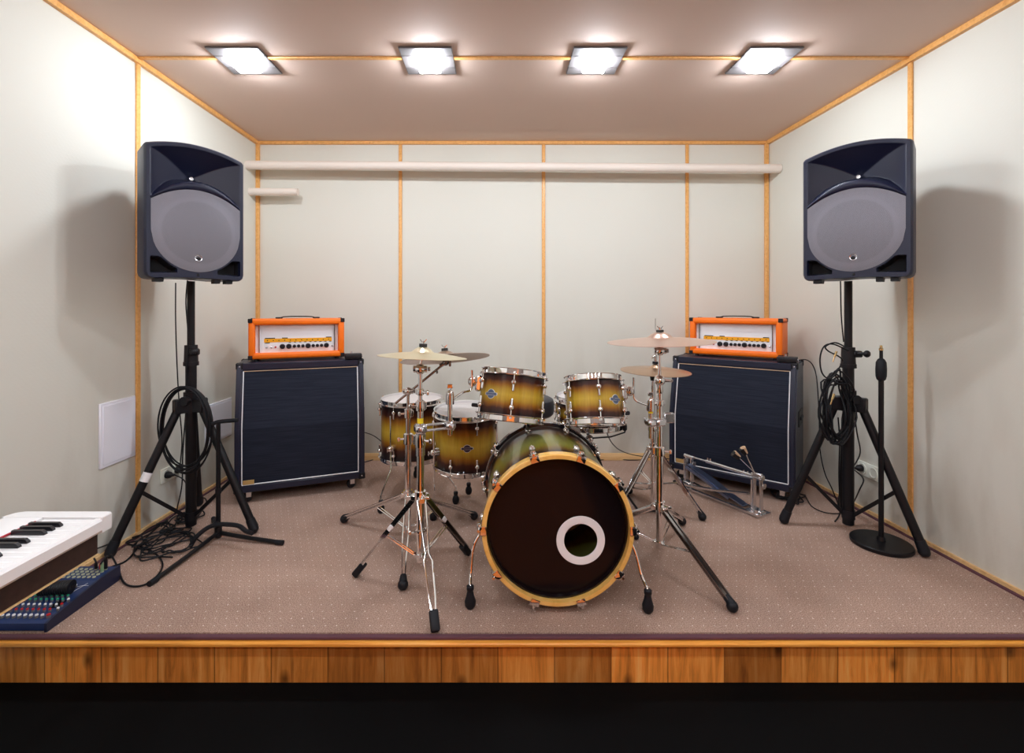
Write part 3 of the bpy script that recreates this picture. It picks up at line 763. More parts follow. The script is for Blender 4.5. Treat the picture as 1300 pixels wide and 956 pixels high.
# floor toms
def floor_leg(t, R, th, zb_, foot, top, bend):
    """th: angle of the bracket; foot: (x,y) local; rod straight above the bracket, cranked outwards below"""
    ex = V((math.cos(th), math.sin(th), 0)); a = ex*(R+.026); n = 0
    b = MB(); b.cyl(a*((R+.001)/(R+.026))+V((0,0,zb_)), a+V((0,0,zb_)), .024, .020, 16); b.ball(a+ex*.006+V((0,0,zb_)), .017, 12)
    b.cyl(a+V((0,0,zb_))-V((-ex.y,ex.x,0))*.0, a+ex*.030+V((0,0,zb_)), .006, .006, 8); b.box(a+ex*.032+V((0,0,zb_)), (.006,.008,.026), .002, Matrix.Rotation(th, 3, 'Z'))
    br = b.build('leg_bracket', M_CHROME, t)
    F = V((foot[0], foot[1], -t.location.z)); pts = [V((a.x,a.y,top)), V((a.x,a.y,bend))]
    if (F-V((a.x,a.y,F.z))).length > .03: pts += [V((F.x,F.y,F.z+.10)), V((F.x,F.y,F.z+.02))]
    else: pts += [V((F.x,F.y,F.z+.02))]
    lg = MB().tube(pts, .0055, 8).build('leg', M_CHROME, t)
    MB().lathe([(.010,.075),(.014,.070),(.014,.058),(.011,.052),(.018,.040),(.0215,.026),(.020,.010),(.013,.000),(0,.0)], (F.x,F.y,F.z), seg=16).build('rubber_foot', M_RUBBER, lg)
ca = V((-.558,3.07)); za = .245; HA = .368
ftA = make_drum('floor_tom', 'large sunburst floor tom at the far left of the kit', 'floor tom', (ca.x,ca.y,za), (0,math.radians(-2.0),0), .388, HA, 8, math.radians(-112), M_BURST_F, 'sunburst floor toms')
ftA.rotation_euler = (0,0,0)
floor_leg(ftA, .194, math.radians(-115), .100, (-.127,-.30), .30, -.03)
floor_leg(ftA, .194, math.radians(-30), .100, (.30,-.17), .30, -.02)
floor_leg(ftA, .194, math.radians(95), .100, (-.02,.28), .30, -.02)
cb = V((-.185,2.75)); zb2 = .292; HB = .322
ftB = make_drum('floor_tom', 'smaller sunburst floor tom with round badge, left of the bass drum', 'floor tom', (cb.x,cb.y,zb2), (math.radians(4),0,0), .352, HB, 8, math.radians(-67.5), M_BURST_F, 'sunburst floor toms', math.radians(-84), True)
floor_leg(ftB, .176, math.radians(-148), .110, (-.180,-.090), .27, -.10)
floor_leg(ftB, .176, math.radians(-28), .110, (.180,-.080), .27, -.10)
floor_leg(ftB, .176, math.radians(92), .110, (.0,.235), .27, -.02)

# bass drum
BX, BYF, BYB, BZ, BR = .235, 1.842, 2.385, .331, .281
t = thing('bass_drum', 'big bass drum with black front head and white ringed port hole', 'bass drum', (BX, (BYF+BYB)/2, 0)); O = t.location.copy()
LF, LB = BYF-O.y, BYB-O.y; HO = .043
s = MB().lathe([(BR,-.245),(BR,.245),(BR-.009,.249),(BR-.010,.24),(BR-.010,-.24),(BR-.009,-.249)], seg=96, closed=True).build('shell', M_BURST_B, t); s.location = (0,0,BZ); s.rotation_euler = (PI/2,0,0)
def ring_y(r0, r1, y0, y1, seg=96, bev=.004):
    return MB().lathe([(r0,-y0),(r1-bev,-y0),(r1,-y0-bev),(r1,-y1+bev),(r1-bev,-y1),(r0,-y1)], (0,0,BZ), (0,-1,0), seg, closed=True)
ring_y(.2800, .2985, LF, LF+HO).build('front_hoop', M_WOODHOOP, t)
ring_y(BR+.003, .2985, LB-HO, LB).build('back_hoop', M_DARKHOOP, t)
b = ring_y(.2975, .2995, LB-HO*.64, LB-HO*.36, bev=.0005); b.build('hoop_inlay', M_STEEL, t)
# metal collars inside the hoops
ring_y(.2760, .2800, LF+.036, LF+.05, bev=.001).build('head_collar', mat('black_collar', (.02,.02,.022), .25, .6), t)
# front head with port
hc = V((.095,-.057)); hr = .069; N = 96; ry = LF+.042
b = MB(); inner, outer = [], []
for k in range(N):
    a = 2*PI*k/N; d = V((math.cos(a), math.sin(a))); Rq = .2785
    bq = hc.dot(d); s_ = -bq+math.sqrt(bq*bq-(hc.length_squared-Rq*Rq))
    inner.append(V((hc.x+d.x*hr, ry, BZ+hc.y+d.y*hr))); q = hc+d*s_; outer.append(V((q.x, ry, BZ+q.y)))
mid = [i.lerp(o, .5) for i, o in zip(inner, outer)]
v = b.rings([inner, mid, outer], False, False); b.rings([[p+V((0,.002,0)) for p in r] for r in (inner, mid, outer)], False, False)
b.build('front_head', M_HEADBLK, t)
b = MB(); b.lathe([(.0665,-.001),(.0665,.0025),(.070,.0035),(.096,.0030),(.097,.001),(.097,-.001)], (hc.x, ry, BZ+hc.y), (0,-1,0), 64, closed=True); b.build('port_ring', M_WHITEPL, t)
b = MB(); b.lathe([(0,0),(BR-.003,0),(BR-.003,.003),(0,.003)], (0,LB-.03,BZ), (0,-1,0), 72); b.build('batter_head', M_HEADWHT, t)
for k in range(10):
    a = math.radians(18+36*k); ex = V((math.sin(a), 0, math.cos(a))); c = V((0,0,BZ)); M = Matrix.Rotation(a, 3, 'Y')
    for (yo, sg) in ((LF, 1), (LB, -1)):
        b = MB()
        b.box(c+ex*.303+V((0,yo+sg*.020,0)), (.036,.052,.008), .004, M, 2); b.box(c+ex*.293+V((0,yo-sg*.003,0)), (.036,.006,.026), .003, M, 2)
        b.box(c+ex*.3095+V((0,yo+sg*.038,0)), (.024,.030,.016), .006, M, 2)
        cl = b.build('claw', M_CHROME, t)
        y2 = yo+sg*.125
        b = MB(); b.cyl(c+ex*.311+V((0,yo-sg*.004,0)), c+ex*(BR+.018)+V((0,y2,0)), .0032, .0032, 8); b.cyl(c+ex*.311+V((0,yo-sg*.006,0)), c+ex*.310+V((0,yo+sg*.022,0)), .0055, .0055, 8)
        sd = M @ V((1,0,0))
        b.build('tension_rod', M_CHROME, cl)
        b = MB(); q = c+ex*(BR+.016)+V((0,y2,0)); b.ball(q, .015, 14); b.cyl(c+ex*(BR-.001)+V((0,y2,0)), q, .008, .008, 10); b.cyl(q, q+V((0,sg*.040,0)), .0055, .005, 8); b.ball(q+V((0,sg*.04,0)), .0055, 8)
        b.build('lug', M_CHROME, t)
for sx, foot, pth in ((-1, fl(597,772), [(-.262,-.135,.262),(-.305,-.150,.262),(-.335,-.165,.215),(-.345,-.185,.12)]), (1, fl(822.5,777.5), [(.262,-.135,.262),(.300,-.150,.255),(.328,-.175,.20),(.345,-.205,.12)])):
    F = foot-O
    b = MB(); b.box(V((sx*(BR-.012), -.13, .262)), (.040,.060,.050), .010); b.build('spur_bracket', M_CHROME, t)
    pts = [V(p) for p in pth]+[V((F.x,F.y,.085)), V((F.x,F.y,.055))]
    sp = MB().tube(pts, .0062, 10, smooth=5).build('spur', M_CHROME, t)
    MB().lathe([(.010,.092),(.015,.088),(.015,.076),(.012,.070),(.016,.050),(.0225,.030),(.021,.012),(.012,.0),(0,0)], (F.x,F.y,0), seg=18).build('rubber_foot', M_RUBBER, sp)

# snare drum behind the right tom
M_SNSH = burst_mat('snare_sunburst_lacquer', .06)
sn = V((.500, 2.575, .572)); HS = .145
snt = make_drum('snare_drum', 'sunburst snare drum on a stand, mostly hidden behind the smaller rack tom', 'snare drum', sn, (0,0,0), .352, HS, 8, math.radians(-157), M_SNSH)
t = thing('snare_stand', 'chrome snare stand with black basket arms under the snare drum', 'drum stand', (sn.x, sn.y, 0))
MB().cyl((0,0,.05),(0,0,.48),.012,.012,14).build('pole', M_CHROME, t)
MB().ball((0,0,.488),.022,12).build('tilter', M_CHROME, t)
for a in (-30, 90, 210):
    a = math.radians(a); ex = V((math.cos(a), math.sin(a), 0))
    ar = MB().strip([V((0,0,.490)), ex*.12+V((0,0,.515)), ex*.192+V((0,0,.548)), ex*.196+V((0,0,.590))], .016, .006, ex.cross(V((0,0,1)))).build('basket_arm', M_BLACK, t)
    MB().box(ex*.192+V((0,0,.572)), (.020,.024,.032), .005, Matrix.Rotation(a, 3, 'Z')).build('rubber_grip', M_RUBBER, ar)
    e = ex*.25; e.z = .014; a0 = V((0,0,.26))+ex*.014; side = ex.cross(V((0,0,1)))
    lg = MB().strip([a0, e+V((0,0,.01))], .022, .004, side).build('leg', M_CHROME, t)
    MB().ball(e, .0155, 12).build('rubber_foot', M_RUBBER, lg)
    MB().strip([V((0,0,.08))+ex*.012, a0.lerp(e, .55)], .012, .003, side).build('brace', M_CHROME, t)
# drum throne
t = thing('drum_throne', 'round black padded drum throne behind the bass drum', 'drum stool', (.185, 3.0, 0))
b = MB(); b.lathe([(0,.520),(.155,.522),(.168,.535),(.172,.56),(.172,.60),(.165,.622),(.145,.634),(.08,.640),(0,.641)], seg=40); b.build('seat', mat('black_vinyl', (.02,.022,.03), .45), t)
MB().cyl((0,0,.10),(0,0,.525),.014,.014,14).build('post', M_CHROME, t)
for a in (90, 210, 330):
    a = math.radians(a); ex = V((math.cos(a), math.sin(a), 0)); e = ex*.20; e.z = .014; a0 = V((0,0,.28))+ex*.015; side = ex.cross(V((0,0,1)))
    lg = MB().strip([a0, e+V((0,0,.01))], .024, .004, side).build('leg', M_CHROME, t); MB().ball(e, .0155, 12).build('rubber_foot', M_RUBBER, lg)
    MB().strip([V((0,0,.12))+ex*.012, a0.lerp(e, .5)], .012, .003, side).build('brace', M_CHROME, t)

# ================================================================ cymbals
def cymbal(name, label, c, D, n, m, bell=.022, bow=.018, group=None, br=.12):
    R = D/2; pr = []
    pts = [(.006,bow+bell),(R*br*.55,bow+bell*.93),(R*br,bow+bell*.62),(R*br*1.35,bow+bell*.20),(R*br*1.6,bow+bell*.04),(R*.5,bow*.80),(R*.75,bow*.45),(R*.93,bow*.12),(R,0)]
    th = .0016
    prof = pts+[(r, z-th) for r, z in reversed(pts)]
    o = MB().lathe(prof, seg=96, closed=True).build(name, m)
    o.rotation_euler = euler_from(n); return put(tag(o, label, 'cymbal', group), V(c) - V(n).normalized()*(bow))
M_CY1 = cymbal_mat('pale_brass_cymbal', (.90,.80,.56), .30)
M_CY2 = cymbal_mat('aged_bronze_cymbal', (.50,.37,.28), .34)
M_CY3 = cymbal_mat('pink_bronze_cymbal', (.85,.62,.52), .30)
M_CY4 = cymbal_mat('copper_bronze_cymbal', (.62,.42,.28), .32)
SR = V((-.337,2.054,0)); SL = V((-.466,2.455,0)); SP = V((.775,2.264,0)); SH = V((.914,2.788,0))
c1 = V((at(536.7,448,2.054).x, 2.054, 1.006)); n1 = V((.050,.050,1)).normalized()
cymbal('crash_cymbal', 'pale brass crash cymbal at the left, nearest on its stand', c1, .385, n1, M_CY1, bell=.026, br=.17)
c2 = at(565,451.5,2.52); n2 = V((-.095,.205,1)).normalized()
cymbal('crash_cymbal', 'dark bronze cymbal on a boom arm behind the pale left cymbal', c2, .475, n2, M_CY2, bell=.026, br=.16)
c3 = V((at(838,429,2.264).x, 2.264, 1.056)); n3 = V((-.035,-.012,1)).normalized()
cymbal('ride_cymbal', 'pinkish bronze cymbal, highest at right, before the orange amplifier', c3, .495, n3, M_CY3, bell=.030, br=.17)
c4 = V((at(832,468,2.788).x, 2.788, .846)); n4 = V((.02,-.03,1)).normalized()
cymbal('hi_hat_cymbal', 'upper copper coloured hi-hat cymbal below the pinkish cymbal', c4, .40, n4, M_CY4, group='hi-hat cymbals')
cymbal('hi_hat_cymbal', 'lower hi-hat cymbal turned upside down under the upper one', c4-n4*.039, .40, -n4, M_CY4, group='hi-hat cymbals')
# ================================================================ chrome stands
def stand_legs(t, O, feet, zh, zr, style, foot, rh=.018, att=.52, mats=None, stick=()):
    for k, p in enumerate(feet):
        P = V(p)-O; d = V((P.x,P.y,0)).normalized(); side = d.cross(V((0,0,1)))
        a = d*(rh+.006)+V((0,0,zh)); e = V((P.x,P.y,.030)); m = mats[k] if mats else M_CHROME
        u = (e-a).normalized(); b = MB(); st = style[k] if isinstance(style, (list,tuple)) else style
        if st == 'wire':        # two rods that pinch together above the foot
            w = [.017,.012,.007,.017,.012,.005]; f = [0,.25,.47,.53,.8,.97]
            for s in (-1,1): b.tube([a.lerp(e, q)+side*s*ww for q, ww in zip(f, w)], .0042, 8)
        elif st == 'rods':
            for s in (-1,1): b.tube([a+side*s*.011, a.lerp(e,.5)+side*s*.013, a.lerp(e,.97)+side*s*.005], .0042, 8)
        else: b.strip([a, a.lerp(e,.97)], .026, .010, side); b.strip([a+side*.011, a.lerp(e,.97)+side*.011], .004, .020, side); b.strip([a-side*.011, a.lerp(e,.97)-side*.011], .004, .020, side)
        lg = b.build('leg', m, t)
        b = MB()
        if foot == 'round':
            b.ball(e+V((0,0,-.006)), .0225, 16); b.cyl(e+V((0,0,.0)), e-u*.035, .019, .014, 12)
        else:
            x = u; M3 = Matrix((side, x.cross(side)*-1, -x)).transposed()
            q = e-u*.022; b.box(q, (.034,.030,.072), .007, M3, 2)
        zmin = min(v.co.z for v in b.bm.verts); b.bm.verts.ensure_lookup_table()
        for v in b.bm.verts: v.co.z -= zmin-.0005
        b.build('rubber_foot', M_RUBBER, lg)
        if k in stick: MB().box(a.lerp(e,.40), (.034,.020,.030), .003, Matrix((side, u.cross(side), u)).transposed()).build('sticker', M_WHITEPL, lg)
        bm_ = a.lerp(e, att); b = MB(); c = V((0,0,zr))+d*(rh+.004)
        for s in (-1,1): b.tube([c+side*s*.006, bm_+side*s*.009], .0030, 6)
        b.build('brace', M_CHROME, t)
    b = MB(); b.cyl((0,0,zh-.012),(0,0,zh+.030),rh+.006,rh+.006,18)
    for p in feet:
        P = V(p)-O; d = V((P.x,P.y,0)).normalized(); b.box(d*(rh+.010)+V((0,0,zh)), (.026,.030,.026), .004, Matrix.Rotation(math.atan2(d.y,d.x), 3, 'Z'))
    b.cyl((.015,-.012,zh+.012),(.034,-.030,zh+.012),.006,.006,8); b.box((.036,-.032,zh+.012),(.022,.010,.014),.004)
    b.build('leg_collar', M_CHROME, t)
    b = MB(); b.cyl((0,0,zr-.010),(0,0,zr+.010),rh+.005,rh+.005,16)
    for p in feet:
        P = V(p)-O; d = V((P.x,P.y,0)).normalized(); b.box(d*(rh+.006)+V((0,0,zr)), (.020,.018,.014), .003, Matrix.Rotation(math.atan2(d.y,d.x), 3, 'Z'))
    b.build('brace_ring', M_CHROME, t)
def tubes(t, segs):
    for z0, z1, r in segs: MB().cyl((0,0,z0),(0,0,z1),r,r,18).build('tube', M_CHROME, t)
def collar(t, z, r, h=.040, side=(-1,-.3), name='height_clamp'):
    d = V((side[0],side[1],0)).normalized()
    b = MB(); b.lathe([(r,z-h/2),(r+.006,z-h/2+.004),(r+.007,z),(r+.006,z+h/2-.004),(r,z+h/2)], seg=18)
    b.cyl(d*r+V((0,0,z)), d*(r+.024)+V((0,0,z)), .006, .005, 8); b.box(d*(r+.030)+V((0,0,z)), (.014,.010,.022), .004, Matrix.Rotation(math.atan2(d.y,d.x),3,'Z'))
    s = d.cross(V((0,0,1))); b.box(-d*(r+.006)+V((0,0,z)), (.014,.018,h*.7), .003, Matrix.Rotation(math.atan2(d.y,d.x),3,'Z'))
    b.build(name, M_CHROME, t)
def topper(t, c, n, z_dn, felt=M_TAN):
    """rod through the cymbal with sleeve, felts and wing nut; c = cymbal centre (local)"""
    n = V(n).normalized(); c = V(c)
    MB().cyl(c-n*z_dn, c+n*.052, .0032, .0032, 8).build('top_rod', M_CHROME, t)
    b = MB(); b.cyl(c-n*.020, c+n*.0015, .013, .013, 14); b.build('felt_washer', felt, t)
    b = MB(); b.cyl(c+n*.0235, c+n*.0385, .0175, .0175, 16); b.build('felt_washer', mat('dark_felt', (.05,.045,.04), .95), t)
    b = MB(); b.cyl(c+n*.039, c+n*.050, .0055, .005, 10); x, y = frame(n)
    for s in (-1,1): b.strip([c+n*.044+V((s*.003,0,0)), c+n*.058+V((s*.014,0,0))], .008, .003, (0,1,0))
    b.build('wing_nut', M_CHROME, t)
def tilter(t, c, r=.021):
    b = MB(); b.lathe([(0,-r),(r*.55,-r*.85),(r,-r*.25),(r*1.02,0),(r,r*.3),(r*.6,r*.8),(0,r)], c, (0,0,1), 18); b.cyl(V(c)+V((-r*1.2,0,0)), V(c)+V((r*1.3,0,0)), r*.62, r*.62, 14)
    b.box(V(c)+V((r*1.6,0,0)), (.012,.010,.020), .003); b.build('tilter', M_CHROME, t)
def mount_post(t, px_, z0, z1, zc, ball, rod):
    """clamp between the stand pole (origin) and a parallel post at px_, ball joint, L-rod towards the tom"""
    P = V((px_[0], px_[1], 0)); d = P.normalized(); a = math.atan2(d.y, d.x); L = P.length
    M = Matrix.Rotation(a, 3, 'Z'); b = MB()
    s = V((-d.y, d.x, 0))
    for k in (-1,1): b.box(P*.5+V((0,0,zc+k*.012))+s*0, (L+.010,.022,.007), .002, M)
    b.box(V((0,0,zc)), (.050,.050,.038), .008, M); b.box(P+V((0,0,zc)), (.046,.048,.036), .010, M)
    for Q in (V((0,0,0)), P):
        b.cyl(Q-s*.024+V((0,0,zc)), Q-s*.040+V((0,0,zc)), .008, .008, 10); b.box(Q-s*.044+V((0,0,zc)), (.010,.010,.026), .003, M)
    b.build('multi_clamp', M_STEEL, t)
    MB().cyl(P+V((0,0,z0)), P+V((0,0,z1)), .0105, .0105, 16).build('mount_post', M_CHROME, t)
    b = MB(); b.cyl(P+V((0,0,ball-.024)), P+V((0,0,ball+.018)), .0185, .0185, 16); b.ball(P+V((0,0,ball+.022)), .0175, 12)
    b.cyl(P+V((0,0,ball+.03)), P+V((0,0,ball+.05)), .004, .004, 8); b.box(P+V((0,0,ball+.055)), (.026,.006,.020), .003); b.build('ball_clamp', M_CHROME, t)
    MB().tube([V(q) for q in rod], .0052, 10, smooth=4).build('mount_arm', M_CHROME, t)

# left stand: holds the pale cymbal and the larger rack tom
t = thing('cymbal_stand', 'chrome stand of the pale left cymbal with tom clamp and an orange glinting leg', 'cymbal stand', SR, (0,0,0), 'chrome cymbal stands'); O = SR
FR = [fl(452.7,732), fl(552.5,803), fl(593,705)]
stand_legs(t, O, FR, .375, .125, ['flat','wire','flat'], 'block', .018, .50, [M_CHROME, M_CHROME, M_DCHROME], (0, 2))
tubes(t, [(.10,.64,.0165),(.60,.80,.0130),(.78,.935,.0085)])
collar(t, .625, .0175, .06, (1,-.3)); collar(t, .775, .014, .046, (-1,-.4)); collar(t, .835, .010, .03, (1,-.6)); collar(t, .232, .017, .02, (-1,-.5))
tilter(t, (0,0,.935), .024)
cc = c1-O
MB().cyl((0,0,.945), cc-n1*.02, .0075,.0060,12).build('tilt_rod', M_CHROME, t)
topper(t, cc, n1, .01, M_GREYPL)
A = V((-.2135,2.11,0))-O
mount_post(t, (A.x,A.y), .635, .80, .676, .795, [A+V((.012,0,.792)), at(588,498,2.15)-O, at(596,496,2.19)-O, at(599,490,2.205)-O, at(599,470,2.205)-O])
MB().cyl((0,0,.560),(0,0,.600),.0205,.0205,16).build('memory_lock', M_STEEL, t)
b = MB(); b.cyl((0,0,.700),(0,0,.722),.0135,.0135,16); b.build('yellow_band', M_YELLOW, t)  # plain yellow band round the middle tube

# left rear stand with the boom
t = thing('cymbal_stand', 'chrome boom stand left of the pale cymbal stand, round rubber feet', 'cymbal stand', SL, (0,0,0), 'chrome cymbal stands'); O = SL
FL_ = [fl(437,664), fl(511.6,749), fl(602,660)]
stand_legs(t, O, FL_, .225, .060, ['flat','rods','flat'], 'round', .018, .45, [M_CHROME, M_CHROME, M_CHROME])
tubes(t, [(.03,.53,.0165),(.49,.67,.0130),(.65,.765,.0085)])
collar(t, .520, .0175, .06, (-1,-.2)); collar(t, .652, .014, .050, (-1,-.3)); 
tilter(t, (0,0,.768), .021)
bA, bB = at(502,512,2.47)-O, at(566,460,2.515)-O
MB().cyl(bA, bB, .0065, .0065, 12).build('boom_arm', M_DCHROME, t)
b = MB(); b.ball(bB, .019, 14); b.cyl(bB+V((-.03,0,-.02)), bB, .011, .011, 10); b.box(bB+V((.024,-.014,-.006)), (.012,.014,.030), .004); b.box(bB+V((-.045,-.01,-.045)), (.010,.012,.030), .004)
b.build('tilter', M_DCHROME, t)
topper(t, c2-O, n2, .045)

# right stand: pinkish cymbal and the smaller rack tom
t = thing('cymbal_stand', 'tall chrome stand right of bass drum under the pinkish cymbal', 'cymbal stand', SP, (0,0,0), 'chrome cymbal stands'); O = SP
stand_legs(t, O, [fl(929.6,777), fl(866,667), V((.40,2.45,0))], .245, .075, ['flat','flat','flat'], 'round', .018, .50, [M_DCHROME, M_CHROME, M_CHROME])
tubes(t, [(.050,.52,.0175),(.49,.79,.0140),(.76,.85,.0095)])
collar(t, .515, .0185, .046, (1,-.3)); collar(t, .745, .0145, .03, (-1,-.4))
cc = c3-O
b = MB(); b.ball((0,0,.853), .026, 16); b.cyl((-.0,0,.853),(.045,-.01,.853),.009,.007,10); b.box((.052,-.011,.853),(.016,.010,.014),.003); b.lathe([(.012,.79),(.016,.80),(.014,.835),(.02,.84)], seg=14); b.build('ball_joint', M_CHROME, t)
MB().cyl((0,0,.87),(0,0,.985),.0065,.0065,12).build('tilt_rod', M_CHROME, t)
tilter(t, (0,0,.995), .0235)
topper(t, cc, n3, .055)
A = at(826,540,2.25)-O; A.z = 0
mount_post(t, (A.x,A.y), .58, .74, .655, .735, [A+V((-.010,0,.735)), at(812,511,2.25)-O, at(806,507,2.25)-O, at(804.5,500,2.25)-O, at(804.5,479,2.25)-O])
b = MB(); b.box((.048,.01,.672),(.052,.022,.050),.006); b.build('side_clamp', M_STEEL, t)
b = MB(); b.cyl((A.x,A.y,.70),(A.x,A.y,.715),.0112,.0112,16); b.build('yellow_band', M_YELLOW, t)  # narrow yellow ring on the mount post

# hi-hat stand
t = thing('hi_hat_stand', 'chrome hi-hat stand with foot pedal behind the tall right stand', 'hi-hat stand', SH); O = SH
stand_legs(t, O, [fl(799,627), fl(891.5,661), V((.655,2.66,0))], .375, .165, ['flat','flat','rods'], 'round', .016, .52, [M_DCHROME, M_CHROME, M_CHROME])
tubes(t, [(.04,.50,.014),(.45,.775,.0095)])
collar(t, .49, .015, .036, (1,-.2))
ctr = c4-O
MB().cyl((ctr.x,ctr.y,.76), (ctr.x,ctr.y,1.138), .0030,.0030,8).build('pull_rod', M_CHROME, t)
b = MB(); b.lathe([(.010,.770),(.022,.772),(.026,.800),(.026,.818),(.008,.820)], (ctr.x*.6,ctr.y,0), seg=18); b.build('seat_cup', M_BLACKPL, t)
b = MB(); z = ctr.z+.024; b.cyl((ctr.x,ctr.y,z),(ctr.x,ctr.y,z+.014),.017,.017,14); b.build('felt_washer', M_BLACKPL, t)
b = MB(); b.cyl((ctr.x,ctr.y,z+.014),(ctr.x,ctr.y,z+.055),.009,.009,12); b.box((ctr.x-.016,ctr.y-.01,z+.042),(.030,.010,.012),.003,Matrix.Rotation(-.5,3,'Y')); b.build('clutch', M_CHROME, t)
b = MB(); u = V((-.06,.25,0)).normalized(); s = V((u.y,-u.x,0)); q = V((-.02,.02,.0))
b.strip([q+V((0,0,.125)), q+u*.16+V((0,0,.075)), q+u*.28+V((0,0,.022))], .075, .006, s); b.build('footboard', M_DCHROME, t)
b = MB(); b.strip([V((-.09,-.02,.010)), q+u*.29+V((0,0,.008))], .012, .006, s); b.box(q+u*.29+V((0,0,.010)), (.085,.05,.012), .003, Matrix.Rotation(math.atan2(u.y,u.x)-PI/2,3,'Z')); b.box((0,0,.012),(.10,.035,.014),.003); b.build('base_frame', M_BLACK, t)
MB().strip([V((0,0,.20)), q+V((0,0,.125))], .016,.003,(1,0,0)).build('pull_chain', M_STEEL, t)

# ---------------------------------------------------------------- double bass drum pedal on the carpet
p1 = fl(962,652); p0 = fl(875,616)
t = thing('double_bass_pedal', 'chrome double kick pedal lying before the right black cabinet', 'drum pedal', (p1.x, p1.y, 0)); O = V((p1.x,p1.y,0))
u = (p0-p1); u.z = 0; L = u.length; u.normalize(); s = V((u.y,-u.x,0)); s = s if s.y < 0 else -s       # u runs back-left along the cabinet, s towards the camera
def Q(a, b_, z): return u*a+s*b_+V((0,0,z))
def post(a, h, w):
    b = MB()
    for k in (-1,1):
        b.strip([Q(a+k*w,0,.012), Q(a+k*w,0,h*.55), Q(a+k*w*.9,0,h)], [.030,.018,.022], .010, s)
    b.cyl(Q(a-w*1.6,0,h), Q(a+w*1.6,0,h), .014,.014,14); b.box(Q(a,0,.016),(.07,.05,.020),.004,Matrix.Rotation(math.atan2(u.y,u.x),3,'Z'))
    b.cyl(Q(a-w*1.7,0,h*.80), Q(a-w*1.7-.006,0,h*.80), .016,.016,12)
    b.cyl(Q(a+w*1.3,.016,.02), Q(a+w*1.3,.016,h*.9), .0045,.0045,8); return b.build('pedal_post', M_STEEL, t)
R3 = Matrix.Rotation(math.atan2(u.y,u.x),3,'Z')
post(0, .215, .022); post(L, .195, .022)
b = MB(); b.strip([Q(-.045,.0,.007), Q(.06,.0,.007)], .110, .010, s); b.strip([Q(-.045,.05,.010), Q(L*.98,.075,.010)], .022, .014, s); b.strip([Q(.0,-.03,.010), Q(L*.98,-.02,.010)], .018, .012, s); b.strip([Q(L*.90,.02,.008), Q(L*1.02,.02,.008)], .13, .009, s); b.build('base_plate', M_STEEL, t)
b = MB(); b.box(Q(-.012,.055,.016),(.07,.030,.022),.004,R3); b.cyl(Q(-.03,.058,.025),Q(-.03,.058,.045),.012,.010,12); b.build('hoop_clamp', M_STEEL, t)
b = MB(); b.box(Q(L+.03,.02,.012),(.10,.10,.018),.004,R3); b.build('rear_plate', M_BLACK, t)
b = MB(); b.cyl(Q(.03,0,.212),Q(L*.22,0,.208),.008,.008,12); b.cyl(Q(L*.10,0,.211),Q(L*.72,0,.203),.0115,.0115,14); b.cyl(Q(L*.72,0,.203),Q(L,0,.198),.0065,.0065,12)
for a in (.13,.18,.66,.70): b.cyl(Q(L*a,0,.21),Q(L*a,0,.228),.004,.004,8)
b.build('drive_shaft', M_STEEL, t)
b = MB(); b.strip([Q(L*.97,.020,.150), Q(L*.62,.025,.108), Q(L*.35,.03,.062), Q(L*.12,.03,.032)], [.034,.056,.056,.046], .008, s); b.strip([Q(L*.97,.052,.138), Q(L*.60,.060,.094), Q(L*.30,.060,.046)], .010, .016, s)
b.build('footboard', mat('blue_steel', (.22,.27,.42), .28, .9), t)
b = MB(); b.strip([Q(.02,.055,.118), Q(L*.50,.085,.070), Q(L*.94,.085,.030)], .030, .010, s); b.build('footboard', M_STEEL, t)
for (ex, ez, k) in ((935,570.5,0), (943.5,565.5,1)):
    a = Q(.005+.012*k,0,.225); e = at(ex+(3 if k else 3), ez+10, p1.y)-O; d = (e-a).normalized(); e2 = e+d*.050
    bt = MB().cyl(a, e+d*.01, .0032,.0032,8).build('beater_shaft', M_CHROME, t)
    b = MB(); b.cyl(e, e+d*.040, .0135,.0150,14); b.build('beater_head', M_TAN, bt)
    b = MB(); x_, y_ = frame(d); b.cyl(e-d*.004+V((-.004,0,0)), e+d*.032+V((-.012,0,0)), .0150,.0165,14); b.build('felt_pad', M_BLACKPL, bt)
b = MB(); b.cyl(Q(-.035,0,.222),Q(.035,0,.222),.011,.011,12); b.box(Q(0,0,.226),(.055,.03,.026),.006,R3); b.build('beater_hub', M_STEEL, t)

# ================================================================ white digital piano at the stage edge
px0, px1, pyE, pyS, pz = -1.462, -1.165, 1.432, .06, .583
t = thing('digital_piano', 'white digital piano entering at the lower left corner', 'piano', ((px0+px1)/2, (pyE+pyS)/2, pz-.115)); O = t.location.copy()
W, Lp = px1-px0, pyE-pyS; zt2 = pz-O.z
b = MB(); z1 = zt2; z0 = z1-.045
